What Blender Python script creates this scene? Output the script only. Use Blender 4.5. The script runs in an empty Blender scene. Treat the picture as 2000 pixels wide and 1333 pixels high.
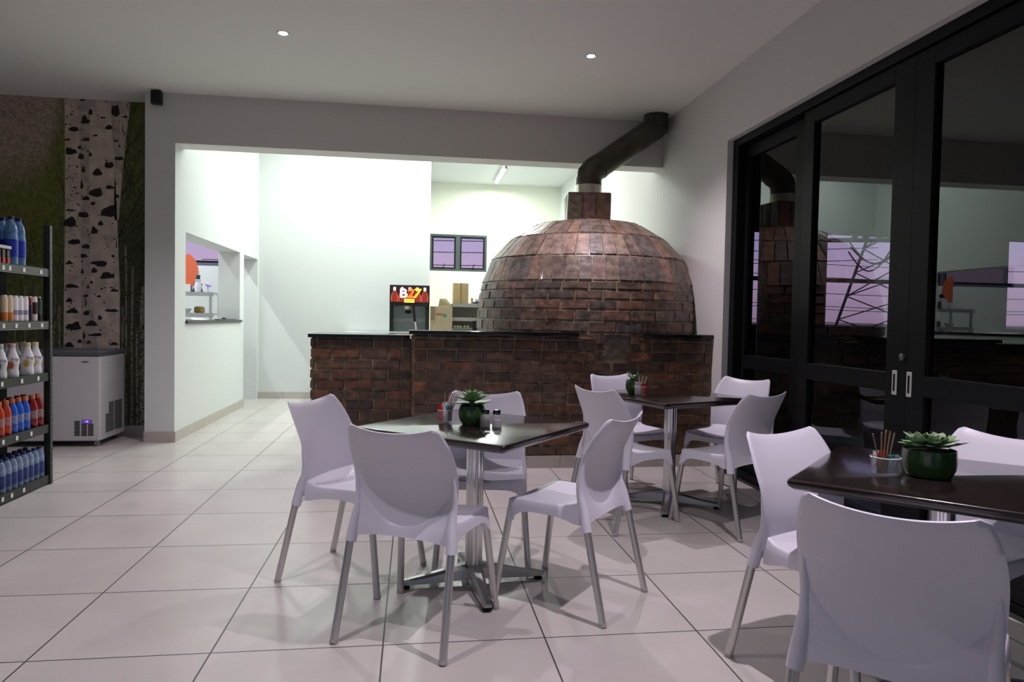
import bpy, bmesh, math, random
from mathutils import Vector, Matrix, noise
C = bpy.context.scene.collection
scn = bpy.context.scene
PI = math.pi
random.seed(7)

# ------------------------------------------------------------------ camera
F_PX, YAW, PITCH, ROLL, CAM_H = 1362.7, 0.1404, 0.0313, 0.0186, 1.2184
fw = Vector((math.sin(YAW)*math.cos(PITCH), math.cos(YAW)*math.cos(PITCH), -math.sin(PITCH)))
rt = Vector((math.cos(YAW), -math.sin(YAW), 0.0)); up = rt.cross(fw)
r2 = rt*math.cos(ROLL) + up*math.sin(ROLL); u2 = -rt*math.sin(ROLL) + up*math.cos(ROLL)
cd = bpy.data.cameras.new('camera'); cam = bpy.data.objects.new('camera', cd); C.objects.link(cam)
M = Matrix.Identity(4)
for i in range(3):
    M[i][0] = r2[i]; M[i][1] = u2[i]; M[i][2] = -fw[i]
M[0][3], M[1][3], M[2][3] = 0.0, 0.0, CAM_H
cam.matrix_world = M
cd.sensor_width = 36.0; cd.lens = F_PX*36.0/2000.0; cd.clip_start = 0.05; cd.clip_end = 500
scn.camera = cam

# ------------------------------------------------------------------ colour management
vs = scn.view_settings
vs.view_transform = 'Standard'; vs.look = 'None'; vs.gamma = 1.0; vs.exposure = 0.0; vs.use_curve_mapping = False

# ------------------------------------------------------------------ world: dusk sky
w = bpy.data.worlds.new('dusk_sky'); scn.world = w; w.use_nodes = True
nt = w.node_tree; nt.nodes.clear()
out = nt.nodes.new('ShaderNodeOutputWorld'); bg = nt.nodes.new('ShaderNodeBackground')
tc = nt.nodes.new('ShaderNodeTexCoord'); sp = nt.nodes.new('ShaderNodeSeparateXYZ')
nt.links.new(tc.outputs['Generated'], sp.inputs[0])
cr = nt.nodes.new('ShaderNodeValToRGB'); nt.links.new(sp.outputs['Z'], cr.inputs[0])
els = cr.color_ramp.elements
els[0].position = 0.0; els[0].color = (0.02, 0.018, 0.025, 1)
els[1].position = 1.0; els[1].color = (0.10, 0.13, 0.30, 1)
for p_, c_ in ((0.004, (0.40, 0.27, 0.40, 1)), (0.06, (0.50, 0.35, 0.54, 1)), (0.14, (0.38, 0.34, 0.60, 1)), (0.35, (0.24, 0.27, 0.50, 1))):
    e = els.new(p_); e.color = c_
cr2 = nt.nodes.new('ShaderNodeValToRGB'); nt.links.new(sp.outputs['Z'], cr2.inputs[0])
e2 = cr2.color_ramp.elements
e2[0].position = 0.0; e2[0].color = (0.04, 0.045, 0.05, 1)
e2[1].position = 1.0; e2[1].color = (0.06, 0.09, 0.15, 1)
e = e2.new(0.01); e.color = (0.15, 0.21, 0.30, 1)
e = e2.new(0.3); e.color = (0.10, 0.15, 0.23, 1)
mr = nt.nodes.new('ShaderNodeMapRange'); mr.inputs['From Min'].default_value = -0.5; mr.inputs['From Max'].default_value = 0.3
nt.links.new(sp.outputs['Y'], mr.inputs['Value'])
mx = nt.nodes.new('ShaderNodeMix'); mx.data_type = 'RGBA'
nt.links.new(mr.outputs[0], mx.inputs[0]); nt.links.new(cr2.outputs[0], mx.inputs[6]); nt.links.new(cr.outputs[0], mx.inputs[7])
nt.links.new(mx.outputs[2], bg.inputs[0]); bg.inputs[1].default_value = 1.1
nt.links.new(bg.outputs[0], out.inputs[0])

# lamp strengths (the lamps themselves are built with their fixtures)
DOWN_W, DOWN_COL = 225.0, (1.0, 0.88, 0.98)
TUBE_W, TUBE_COL = 68.0, (0.92, 1.0, 0.94)
SIDE_W, SIDE_COL = 80.0, (0.90, 0.95, 1.0)

# ------------------------------------------------------------------ materials
MATS = {}
def mat(name, col=(0.8, 0.8, 0.8), rough=0.5, metal=0.0, spec=0.5, coat=0.0, emit=None, es=1.0, nscale=0, namt=0.0, bump=0.0, trans=0.0, ior=1.45, attr=False, stretch=None, alpha=1.0):
    if name in MATS: return MATS[name]
    m = bpy.data.materials.new(name); m.use_nodes = True
    t = m.node_tree; b = t.nodes['Principled BSDF']
    b.inputs['Base Color'].default_value = (*col, 1); b.inputs['Roughness'].default_value = rough
    b.inputs['Metallic'].default_value = metal; b.inputs['Specular IOR Level'].default_value = spec
    b.inputs['Coat Weight'].default_value = coat; b.inputs['IOR'].default_value = ior
    b.inputs['Coat Roughness'].default_value = 0.10
    if trans: b.inputs['Transmission Weight'].default_value = trans
    if alpha < 1: b.inputs['Alpha'].default_value = alpha
    if emit: b.inputs['Emission Color'].default_value = (*emit, 1); b.inputs['Emission Strength'].default_value = es
    src = None
    if attr:
        a = t.nodes.new('ShaderNodeAttribute'); a.attribute_name = 'Col'; src = a.outputs['Color']
        t.links.new(src, b.inputs['Base Color'])
    if nscale:
        tcn = t.nodes.new('ShaderNodeTexCoord'); n = t.nodes.new('ShaderNodeTexNoise'); n.inputs['Scale'].default_value = nscale
        n.inputs['Detail'].default_value = 5
        vec = tcn.outputs['Object']
        if stretch:
            mp = t.nodes.new('ShaderNodeMapping'); mp.inputs['Scale'].default_value = stretch
            t.links.new(vec, mp.inputs[0]); vec = mp.outputs[0]
        t.links.new(vec, n.inputs['Vector'])
        if namt:
            mpr = t.nodes.new('ShaderNodeMapRange'); mpr.inputs['From Min'].default_value = 0.3; mpr.inputs['From Max'].default_value = 0.7
            mpr.inputs['To Min'].default_value = 1-namt; mpr.inputs['To Max'].default_value = 1+namt
            t.links.new(n.outputs['Fac'], mpr.inputs['Value'])
            mm = t.nodes.new('ShaderNodeVectorMath'); mm.operation = 'SCALE'
            if src: t.links.new(src, mm.inputs[0])
            else: mm.inputs[0].default_value = col
            t.links.new(mpr.outputs[0], mm.inputs['Scale']); t.links.new(mm.outputs[0], b.inputs['Base Color'])
        if bump:
            bp = t.nodes.new('ShaderNodeBump'); bp.inputs['Strength'].default_value = bump; bp.inputs['Distance'].default_value = 0.01
            t.links.new(n.outputs['Fac'], bp.inputs['Height']); t.links.new(bp.outputs[0], b.inputs['Normal'])
    MATS[name] = m
    return m
def pane_mat(name, tint, fac_scale=1.0, rough=0.0):
    if name in MATS: return MATS[name]
    m = bpy.data.materials.new(name); m.use_nodes = True; t = m.node_tree; t.nodes.clear()
    o = t.nodes.new('ShaderNodeOutputMaterial'); mixs = t.nodes.new('ShaderNodeMixShader')
    tr = t.nodes.new('ShaderNodeBsdfTransparent'); tr.inputs[0].default_value = (*tint, 1)
    gl = t.nodes.new('ShaderNodeBsdfGlossy'); gl.inputs['Roughness'].default_value = rough
    gl.inputs['Color'].default_value = (0.93, 0.98, 0.96, 1)
    fr = t.nodes.new('ShaderNodeFresnel'); fr.inputs[0].default_value = 1.5
    # the same reflectance from both sides of the single sheet
    fr.inputs[0].default_value = 1.5; gb = t.nodes.new('ShaderNodeNewGeometry'); io = t.nodes.new('ShaderNodeMapRange'); io.inputs['To Min'].default_value = 1.5; io.inputs['To Max'].default_value = 1/1.5
    t.links.new(gb.outputs['Backfacing'], io.inputs['Value']); t.links.new(io.outputs[0], fr.inputs[0])
    mu = t.nodes.new('ShaderNodeMath'); mu.operation = 'MULTIPLY'; mu.inputs[1].default_value = fac_scale; mu.use_clamp = True
    t.links.new(fr.outputs[0], mu.inputs[0]); t.links.new(mu.outputs[0], mixs.inputs[0])
    t.links.new(tr.outputs[0], mixs.inputs[1]); t.links.new(gl.outputs[0], mixs.inputs[2]); t.links.new(mixs.outputs[0], o.inputs[0])
    MATS[name] = m; return m

wall_m = mat('wall_paint', (0.72, 0.70, 0.68), 0.75, nscale=60, bump=0.012)
ceil_m = mat('ceiling_paint', (0.88, 0.875, 0.835), 0.85)
kit_m = mat('kitchen_wall_paint', (0.70, 0.725, 0.715), 0.7)
skirt_m = mat('skirting_tile', (0.50, 0.46, 0.42), 0.4, nscale=4, namt=0.06)
black_m = mat('black_aluminium', (0.006, 0.0065, 0.0075), 0.5, spec=0.2)
plastic_m = mat('white_plastic', (0.78, 0.76, 0.86), 0.38)
alu_m = mat('brushed_aluminium', (0.62, 0.61, 0.60), 0.36, metal=0.9)
polish_m = mat('polished_aluminium', (0.72, 0.72, 0.72), 0.2, metal=1.0)
base_m = mat('cast_aluminium', (0.42, 0.43, 0.44), 0.28, metal=1.0)
rubber_m = mat('black_rubber', (0.01, 0.01, 0.01), 0.5)
table_m = mat('dark_stained_wood', (0.016, 0.009, 0.009), 0.2, coat=0.6, ior=1.48, nscale=9, namt=0.35, stretch=(1, 9, 1))
top_m = mat('black_granite', (0.008, 0.009, 0.009), 0.14, nscale=300, namt=0.5)
brick_m = mat('varnished_brick', (1, 1, 1), 0.45, coat=0.25, nscale=17, namt=0.5, bump=0.7, attr=True)
flue_m = mat('sooty_steel', (0.085, 0.075, 0.06), 0.42, metal=0.75, nscale=7, namt=0.35)
flue2_m = mat('bright_steel', (0.62, 0.58, 0.50), 0.22, metal=1.0)
steel_m = mat('stainless_steel', (0.68, 0.70, 0.71), 0.35, metal=0.55)
card_m = mat('cardboard', (0.60, 0.50, 0.34), 0.8, nscale=12, namt=0.08)
shelf_m = mat('shelf_black', (0.018, 0.02, 0.016), 0.5)
lip_m = mat('shelf_grey_strip', (0.10, 0.11, 0.10), 0.45)
tag_m = mat('price_card', (0.75, 0.75, 0.72), 0.6)
pot_m = mat('green_glazed_pot', (0.030, 0.085, 0.022), 0.3, coat=0.4, nscale=5, namt=0.15)
soil_m = mat('dark_soil', (0.02, 0.015, 0.01), 0.95, nscale=80, namt=0.5, bump=0.6)
leaf_m = mat('succulent_leaf', (0.22, 0.36, 0.17), 0.45, nscale=20, namt=0.15)
leaf2_m = mat('succulent_pale_leaf', (0.36, 0.45, 0.30), 0.45, nscale=20, namt=0.15)
clear_m = mat('clear_glass', (0.95, 0.97, 0.96), 0.03, trans=1.0, ior=1.45)
pane_door = pane_mat('door_glass', (0.58, 0.60, 0.64), 1.45)
pane_win = pane_mat('window_glass', (0.92, 0.93, 0.95), 1.0)

# floor: big square tiles with dark grout; tile lines measured from the photo
def floor_material():
    m = bpy.data.materials.new('floor_tiles'); m.use_nodes = True; t = m.node_tree; b = t.nodes['Principled BSDF']
    tcn = t.nodes.new('ShaderNodeTexCoord'); mp = t.nodes.new('ShaderNodeMapping')
    S = 0.61
    mp.inputs['Scale'].default_value = (1/S, 1/S, 1); mp.inputs['Location'].default_value = (3.1573, -4.2472, 0)
    t.links.new(tcn.outputs['Object'], mp.inputs[0])
    se = t.nodes.new('ShaderNodeSeparateXYZ'); t.links.new(mp.outputs[0], se.inputs[0])
    ds = []
    for ax in ('X', 'Y'):
        fr = t.nodes.new('ShaderNodeMath'); fr.operation = 'PINGPONG'; fr.inputs[1].default_value = 0.5
        t.links.new(se.outputs[ax], fr.inputs[0]); ds.append(fr.outputs[0])
    mn = t.nodes.new('ShaderNodeMath'); mn.operation = 'MINIMUM'; t.links.new(ds[0], mn.inputs[0]); t.links.new(ds[1], mn.inputs[1])
    gr = t.nodes.new('ShaderNodeMapRange'); gr.inputs['From Min'].default_value = 0.0036; gr.inputs['From Max'].default_value = 0.0062
    t.links.new(mn.outputs[0], gr.inputs['Value'])
    fl = t.nodes.new('ShaderNodeVectorMath'); fl.operation = 'FLOOR'; t.links.new(mp.outputs[0], fl.inputs[0])
    wn = t.nodes.new('ShaderNodeTexWhiteNoise'); t.links.new(fl.outputs[0], wn.inputs['Vector'])
    ns = t.nodes.new('ShaderNodeTexNoise'); ns.inputs['Scale'].default_value = 2.2; ns.inputs['Detail'].default_value = 6; ns.inputs['Roughness'].default_value = 0.6
    ad = t.nodes.new('ShaderNodeVectorMath'); ad.operation = 'MULTIPLY_ADD'; ad.inputs[1].default_value = (7, 7, 7)
    t.links.new(wn.outputs['Color'], ad.inputs[0]); t.links.new(tcn.outputs['Object'], ad.inputs[2]); t.links.new(ad.outputs[0], ns.inputs['Vector'])
    rp = t.nodes.new('ShaderNodeValToRGB'); t.links.new(ns.outputs['Fac'], rp.inputs[0])
    rp.color_ramp.elements[0].position = 0.3; rp.color_ramp.elements[0].color = (0.53, 0.495, 0.47, 1)
    rp.color_ramp.elements[1].position = 0.7; rp.color_ramp.elements[1].color = (0.61, 0.575, 0.545, 1)
    mi = t.nodes.new('ShaderNodeMix'); mi.data_type = 'RGBA'; mi.inputs[6].default_value = (0.05, 0.045, 0.042, 1)
    t.links.new(gr.outputs[0], mi.inputs[0]); t.links.new(rp.outputs[0], mi.inputs[7]); t.links.new(mi.outputs[2], b.inputs['Base Color'])
    b.inputs['Roughness'].default_value = 0.28; b.inputs['Specular IOR Level'].default_value = 0.5
    bp = t.nodes.new('ShaderNodeBump'); bp.inputs['Strength'].default_value = 0.4; bp.inputs['Distance'].default_value = 0.002
    t.links.new(gr.outputs[0], bp.inputs['Height']); t.links.new(bp.outputs[0], b.inputs['Normal'])
    return m
floor_m = floor_material()

# ------------------------------------------------------------------ mesh helper
class MB:
    def __init__(s): s.v = []; s.f = []; s.mi = []; s.fc = []; s.col = None
    def add(s, vs_, fs, mi=0, col=None):
        o = len(s.v); s.v += [tuple(p) for p in vs_]
        for f in fs: s.f.append(tuple(o+i for i in f)); s.mi.append(mi); s.fc.append(col)
        return s
    def box(s, a, b, mi=0, rot=None, piv=None, col=None):
        (x0, y0, z0), (x1, y1, z1) = a, b
        V = [Vector(p) for p in ((x0,y0,z0),(x1,y0,z0),(x1,y1,z0),(x0,y1,z0),(x0,y0,z1),(x1,y0,z1),(x1,y1,z1),(x0,y1,z1))]
        if rot is not None:
            c = Vector(piv) if piv else (V[0]+V[6])/2
            V = [rot @ (p-c) + c for p in V]
        return s.add(V, [(0,3,2,1),(4,5,6,7),(0,1,5,4),(1,2,6,5),(2,3,7,6),(3,0,4,7)], mi, col)
    def rbox(s, a, b, r=0.01, mi=0, n=2):
        # rounded vertical edges plus small top/bottom chamfer
        (x0, y0, z0), (x1, y1, z1) = a, b
        def ring(ins, z):
            pts = []
            rr = max(r-ins, 0.0005)
            for cx, cy, a0 in ((x1-r, y1-r, 0), (x0+r, y1-r, 90), (x0+r, y0+r, 180), (x1-r, y0+r, 270)):
                for k in range(n+2):
                    t = math.radians(a0+90*k/(n+1)); pts.append((cx+rr*math.cos(t), cy+rr*math.sin(t), z))
            return pts
        c = min(r*0.6, (z1-z0)*0.3)
        return s.loft([ring(c, z0), ring(0, z0+c), ring(0, z1-c), ring(c, z1)], mi=mi, cap=True)
    def loft(s, rings, closed=True, cap=False, mi=0, col=None):
        n = len(rings[0]); V = [p for r in rings for p in r]; Fs = []
        for i in range(len(rings)-1):
            for j in range(n if closed else n-1):
                k = (j+1) % n
                Fs.append((i*n+j, i*n+k, (i+1)*n+k, (i+1)*n+j))
        if cap:
            Fs.append(tuple(reversed(range(n)))); Fs.append(tuple((len(rings)-1)*n+j for j in range(n)))
        return s.add(V, Fs, mi, col)
    def lathe(s, prof, c=(0,0,0), seg=24, mi=0, cap=True, a0=0, a1=2*PI):
        full = abs(a1-a0-2*PI) < 1e-6
        n = seg if full else seg+1
        rings = [[(c[0]+r*math.cos(a0+(a1-a0)*j/seg), c[1]+r*math.sin(a0+(a1-a0)*j/seg), c[2]+z) for j in range(n)] for r, z in prof]
        return s.loft(rings, closed=full, cap=cap and full, mi=mi)
    def tube(s, pts, rad, seg=12, mi=0, cap=True):
        pts = [Vector(p) for p in pts]; rad = rad if isinstance(rad, (list, tuple)) else [rad]*len(pts)
        rings = []; ref = None
        for i, p in enumerate(pts):
            t = (pts[min(i+1, len(pts)-1)] - pts[max(i-1, 0)]).normalized()
            if ref is None: ref = Vector((0,0,1)) if abs(t.z) < 0.9 else Vector((1,0,0))
            a = (ref - t*ref.dot(t)).normalized(); b = t.cross(a); ref = a
            rings.append([tuple(p + a*rad[i]*math.cos(2*PI*j/seg) + b*rad[i]*math.sin(2*PI*j/seg)) for j in range(seg)])
        return s.loft(rings, cap=cap, mi=mi)
    def grid(s, fn, nu, nv, mi=0, flip=False):
        V = [fn(i/nu, j/nv) for j in range(nv+1) for i in range(nu+1)]; Fs = []
        for j in range(nv):
            for i in range(nu):
                a = j*(nu+1)+i; q = (a, a+1, a+nu+2, a+nu+1); Fs.append(tuple(reversed(q)) if flip else q)
        return s.add(V, Fs, mi)
    def xf(s, m):
        s.v = [tuple(m @ Vector(p)) for p in s.v]; return s
    def build(s, name, mats, parent=None, smooth=True, ang=35, bevel=0):
        me = bpy.data.meshes.new(name); me.from_pydata(s.v, [], s.f)
        mats = mats if isinstance(mats, (list, tuple)) else [mats]
        for m in mats: me.materials.append(m)
        me.polygons.foreach_set('material_index', s.mi)
        if any(c is not None for c in s.fc):
            ca = me.color_attributes.new('Col', 'FLOAT_COLOR', 'CORNER'); k = 0
            for p, c in zip(me.polygons, s.fc):
                c = c or (0.05, 0.04, 0.03)
                for _ in p.loop_indices: ca.data[k].color = (*c, 1); k += 1
        bm = bmesh.new(); bm.from_mesh(me)
        bmesh.ops.recalc_face_normals(bm, faces=bm.faces)
        if bevel:
            es = [e for e in bm.edges if len(e.link_faces) == 2 and e.calc_face_angle(0) > 0.6]
            bmesh.ops.bevel(bm, geom=es, offset=bevel, segments=2, affect='EDGES', profile=0.6)
        if smooth:
            lim = math.radians(ang)
            for f in bm.faces: f.smooth = True
            for e in bm.edges:
                if len(e.link_faces) == 2 and e.calc_face_angle(0) > lim: e.smooth = False
        bm.to_mesh(me); bm.free(); me.update()
        o = bpy.data.objects.new(name, me); C.objects.link(o)
        if parent is not None: o.parent = parent
        return o
def tag(o, label=None, cat=None, group=None, kind=None):
    if label: o['label'] = label
    if cat: o['category'] = cat
    if group: o['group'] = group
    if kind: o['kind'] = kind
    return o
def thing(name, label, cat, loc=(0, 0, 0), rz=0.0, group=None):
    o = bpy.data.objects.new(name, None); C.objects.link(o); o.empty_display_size = 0.1
    o.location = loc; o.rotation_euler = (0, 0, rz)
    return tag(o, label, cat, group)
KIDS = {}
def dup(root, loc=None, rz=None, label=None, group=None, scale=None):
    def cp(o, parent):
        c = o.copy(); C.objects.link(c); c.parent = parent
        for ch in list(o.children): cp(ch, c)
        return c
    c = cp(root, None)
    if loc is not None: c.location = loc
    if rz is not None: c.rotation_euler = (0, 0, rz)
    if label: c['label'] = label
    if group: c['group'] = group
    if scale: c.scale = scale
    return c
def struct(name, mb, m, parent=None, **k):
    o = mb.build(name, m, parent, smooth=k.pop('smooth', False), **k)
    if parent is None: o['kind'] = 'structure'
    return o
def text_mb(txt, size, mats_i=0, depth=0.0):
    cu = bpy.data.curves.new('t', 'FONT'); cu.body = txt; cu.size = size; cu.align_x = 'CENTER'; cu.align_y = 'CENTER'; cu.extrude = depth; cu.resolution_u = 3
    ob = bpy.data.objects.new('t', cu); C.objects.link(ob)
    dg = bpy.context.evaluated_depsgraph_get(); me = ob.evaluated_get(dg).to_mesh()
    mb = MB(); mb.add([tuple(v.co) for v in me.vertices], [tuple(p.vertices) for p in me.polygons], mats_i)
    ob.evaluated_get(dg).to_mesh_clear(); bpy.data.objects.remove(ob); bpy.data.curves.remove(cu)
    return mb

# ================================================================== SETTING
XR, YB, XL = 2.51, 6.925, -2.22        # right wall, beam plane, kitchen left wall
HC, HK = 3.26, 4.0
struct('floor', MB().box((-6.5, -3.5, -0.1), (XR, 14.75, 0)), floor_m)
struct('ceiling', MB().box((-6.5, -3.5, HC), (XR+0.3, YB, HC+0.1)).box((-6.5, YB, HC), (XL-0.265, 7.4, HC+0.1)), ceil_m)
struct('ceiling_kitchen', MB().box((-5.8, YB+0.25, HK), (3.3, 14.75, HK+0.1)), kit_m)
# beam over the kitchen opening, with the wall above it
struct('trim_1', MB().box((XL, YB, 2.80), (XR, YB+0.25, HC)), wall_m)['label'] = 'painted beam over the wide opening to the kitchen'
struct('wall_above_beam', MB().box((XL-0.265, YB+0.001, HC), (XR+0.3, YB+0.25, HK+0.1)), kit_m)
# right wall with the glass door opening  (y -0.6 .. 5.43, z 0 .. 2.705)
DY0, DY1, DZ = -0.9, 5.43, 2.705
m_ = MB(); m_.box((XR, DY1, 0), (XR+0.25, 9.05, HK)); m_.box((XR, DY0, DZ), (XR+0.25, DY1, HC)); m_.box((XR, -3.5, 0), (XR+0.25, DY0, HC))
struct('wall_right', m_, wall_m)
m_ = MB(); m_.box((3.02, 9.05, 0), (3.27, 14.75, HK)); m_.box((XR+0.2, 9.0, 0), (3.27, 9.05, HK))
struct('wall_kitchen_right', m_, kit_m)
# left kitchen wall, 0.26 thick, with the serving hatch and a doorway
HY0, HY1, HZ0, HZ1 = 7.235, 9.39, 1.145, 2.012
PY0, PY1, PZ = 9.60, 10.42, 2.005
T = 0.265
m_ = MB()
m_.box((XL-T, YB, 0), (XL, HY0, HC)); m_.box((XL-T, YB+0.25, HC), (XL, HY0, HK)); m_.box((XL-T, HY0, 0), (XL, HY1, HZ0-0.03)); m_.box((XL-T, HY0, HZ1), (XL, HY1, HK))
m_.box((XL-T, HY1, 0), (XL, PY0, HK)); m_.box((XL-T, PY0, PZ), (XL, PY1, HK)); m_.box((XL-T, PY1, 0), (XL, 10.49, HK))
m_.v = [(x, y, z) for x, y, z in m_.v]
struct('wall_left', m_, kit_m)
struct('wall_kitchen_back', MB().box((-5.8, 10.49, 0), (-2.62-2.2, 10.74, HK)).box((-2.62, 10.49, 0), (0.225, 10.74, HK)).box((-4.82, 10.49, 0), (-2.62, 10.74, 1.90)).box((-4.82, 10.49, 2.55), (-2.62, 10.74, HK)), kit_m)
# deeper kitchen bay: window wall
WX0, WX1, WZ0, WZ1 = 0.308, 1.484, 2.19, 2.945
m_ = MB(); m_.box((0.0, 14.5, 0), (WX0, 14.75, HK)); m_.box((WX1, 14.5, 0), (3.27, 14.75, HK)); m_.box((WX0, 14.5, 0), (WX1, 14.75, WZ0)); m_.box((WX0, 14.5, WZ1), (WX1, 14.75, HK))
struct('wall_back', m_, mat('bay_cream_light', (0.80, 0.80, 0.70), 0.7))  # creamier light of the deep bay is put into this wall colour
struct('wall_kitchen_return', MB().box((-0.02, 10.74, 0), (0.225, 14.5, HK)), kit_m)
# mural wall and pillar strip
struct('wall_mural_side', MB().box((-6.5, 7.302, 0), (XL-T, 7.55, HC)), wall_m)
struct('wall_far_left', MB().box((-6.75, -3.5, 0), (-6.5, 7.55, HC)), mat('bounce_cut_dark', (0.22, 0.22, 0.23), 0.8))  # unseen wall, colour set dark to cut bounced light
# side room behind the hatch
struct('wall_side_room', MB().box((-5.8, 7.55, 0), (-5.6, 10.74, HK)).box((-5.8, 7.55, HC), (XL-T, 7.56, HK)), kit_m)
# shop front behind the camera: low wall, lintel and posts around one wide opening
struct('wall_front', MB().box((-6.75, -3.7, 0), (XR+0.25, -3.5, 0.25)).box((-6.75, -3.7, 2.9), (XR+0.25, -3.5, HC)).box((-6.75, -3.7, 0.25), (-6.0, -3.5, 2.9)).box((XR-0.3, -3.7, 0.25), (XR+0.25, -3.5, 2.9)), mat('bounce_cut_dark'))  # same darkened colour on unseen front wall, against bounced light
# skirting tiles
def skirt(name, p0, p1, nrm, joints):
    m = MB(); d = Vector(p1)-Vector(p0); L = d.length; d /= L; n = Vector((nrm[0], nrm[1], 0)); js = [0]+joints+[L]
    for a, b in zip(js[:-1], js[1:]):
        q0 = Vector(p0)+d*(a+0.0015); q1 = Vector(p0)+d*(b-0.0015)
        V = [q0, q1, q1+n*0.012, q0+n*0.012]; V = [(v.x, v.y, z) for z in (0.0, 0.10) for v in V]
        m.add(V, [(0,1,2,3),(4,5,6,7),(0,1,5,4),(1,2,6,5),(2,3,7,6),(3,0,4,7)])
    return struct(name, m, skirt_m)
skirt('baseboard_left', (XL, YB, 0), (XL, PY0, 0), (1, 0), [0.32, 0.93, 1.54, 2.15])
skirt('baseboard_pillar', (XL-T, YB, 0), (XL+0.012, YB, 0), (0, -1), [])
skirt('baseboard_back', (XL, 10.49, 0), (0.22, 10.49, 0), (0, -1), [0.35, 0.96, 1.57, 2.18])
skirt('baseboard_mural', (-6.5, 7.30, 0), (XL-T, 7.30, 0), (0, -1), [0.6, 1.2, 1.8, 2.4, 3.0, 3.6])
skirt('baseboard_pillar_side', (XL-T, YB, 0), (XL-T, 7.30, 0), (-1, 0), [])
skirt('baseboard_counter', (-0.012, 5.608, 0), (XR-0.002, 5.608, 0), (0, -1), [0.33, 0.94, 1.22, 1.83, 2.44])
# black sill slab of the hatch
o = MB().box((XL-T-0.02, HY0, HZ0-0.03), (XL+0.022, HY1+0.06, HZ0)).build('hatch_sill', top_m, smooth=False, bevel=0.003)
tag(o, 'narrow black stone sill along the bottom of the serving hatch', 'sill')

# ------------------------------------------------------------------ downlights
ORDL = ['first', 'second', 'third', 'fourth', 'fifth', 'sixth', 'seventh', 'eighth', 'ninth', 'tenth', 'eleventh']
def downlight(name, x, y, label, power=DOWN_W, spread=112):
    t = thing(name, label, 'ceiling light', (x, y, HC), group='recessed ceiling spots')
    MB().lathe([(0.030, -0.001), (0.045, -0.004), (0.047, -0.001), (0.047, 0.0)], seg=24, cap=False).build('trim_ring', mat('spot_ring', (0.7, 0.7, 0.7), 0.3, metal=0.5), t)
    MB().lathe([(0.0005, -0.0025), (0.030, -0.0025)], seg=20, cap=False).build('lamp_lens', mat('spot_lens', (1, 1, 1), 0.5, emit=DOWN_COL, es=14.0), t)
    ld = bpy.data.lights.new('spot_light', 'SPOT'); ld.energy = power; ld.color = DOWN_COL; ld.spot_size = math.radians(spread); ld.spot_blend = 1.0; ld.shadow_soft_size = 0.022
    lo = bpy.data.objects.new('spot_light', ld); C.objects.link(lo); lo.parent = t; lo.location = (0, 0, -0.02)
    return t
downlight('downlight', -0.966, 5.31, 'left one of the two small round spots in the ceiling', 160, 120)
downlight('downlight', 1.326, 5.32, 'right one of the two small round spots in the ceiling', 175, 120)
for x in (-1.0, 1.38):
    for y, pw in ((1.95, 1.0),):
        downlight('downlight', x, y, 'small round ceiling spot near the viewer, out of the frame, '+('right' if x > 0 else 'left')+' one', DOWN_W*pw*(1.0 if x > 0 else 0.5), 100)
downlight('downlight', -3.25, 5.31, 'small round ceiling spot over the drinks shelf, out of the frame', 40)
downlight('downlight', -3.4, 1.75, 'small round ceiling spot over the shelf aisle, out of the frame', DOWN_W*0.35)

# ------------------------------------------------------------------ kitchen fluorescent fittings
tube_m = mat('tube_glow', (1, 1, 1), 0.5, emit=TUBE_COL, es=7.0)
def fluoro(x, y0, L, label, power=TUBE_W, along='y', z=HK, colr=TUBE_COL):
    t = thing('fluorescent_light', label, 'ceiling light', (x, y0, z), 0 if along == 'y' else -PI/2)
    MB().box((-0.05, 0, -0.045), (0.05, L, 0)).build('housing', mat('white_metal', (0.8, 0.8, 0.8), 0.4), t, bevel=0.006)
    MB().tube([(0, 0.04, -0.066), (0, L-0.04, -0.066)], 0.014, 12).build('lamp_tube', tube_m, t)
    for yy in (0.015, L-0.055): MB().box((-0.022, yy, -0.09), (0.022, yy+0.04, -0.04)).build('end_cap', mat('grey_plastic', (0.25, 0.25, 0.22), 0.5), t, bevel=0.003)
    ld = bpy.data.lights.new('tube_light', 'AREA'); ld.shape = 'RECTANGLE'; ld.size = 0.06; ld.size_y = L; ld.energy = power; ld.color = colr
    lo = bpy.data.objects.new('tube_light', ld); C.objects.link(lo); lo.parent = t; lo.location = (0, L/2, -0.10)
    return t
fluoro(1.60, 12.45, 1.6, 'lit fluorescent tube on the kitchen ceiling above the small window', TUBE_W)
fluoro(-1.1, 8.5, 1.5, 'lit fluorescent tube near the hatch wall, behind the beam', TUBE_W*0.75)
fluoro(-0.3, 7.30, 1.2, 'added unseen fill tube just behind the beam over the lower counter', TUBE_W*0.35)  # added fill light, no known fitting; brightens box fronts and dome
fluoro(0.9, 9.4, 1.5, 'lit fluorescent tube behind the brick oven, hidden by the beam', TUBE_W*1.9)
fluoro(-3.7, 8.3, 1.5, 'lit fluorescent tube in the side room behind the hatch', SIDE_W, colr=SIDE_COL)

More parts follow.
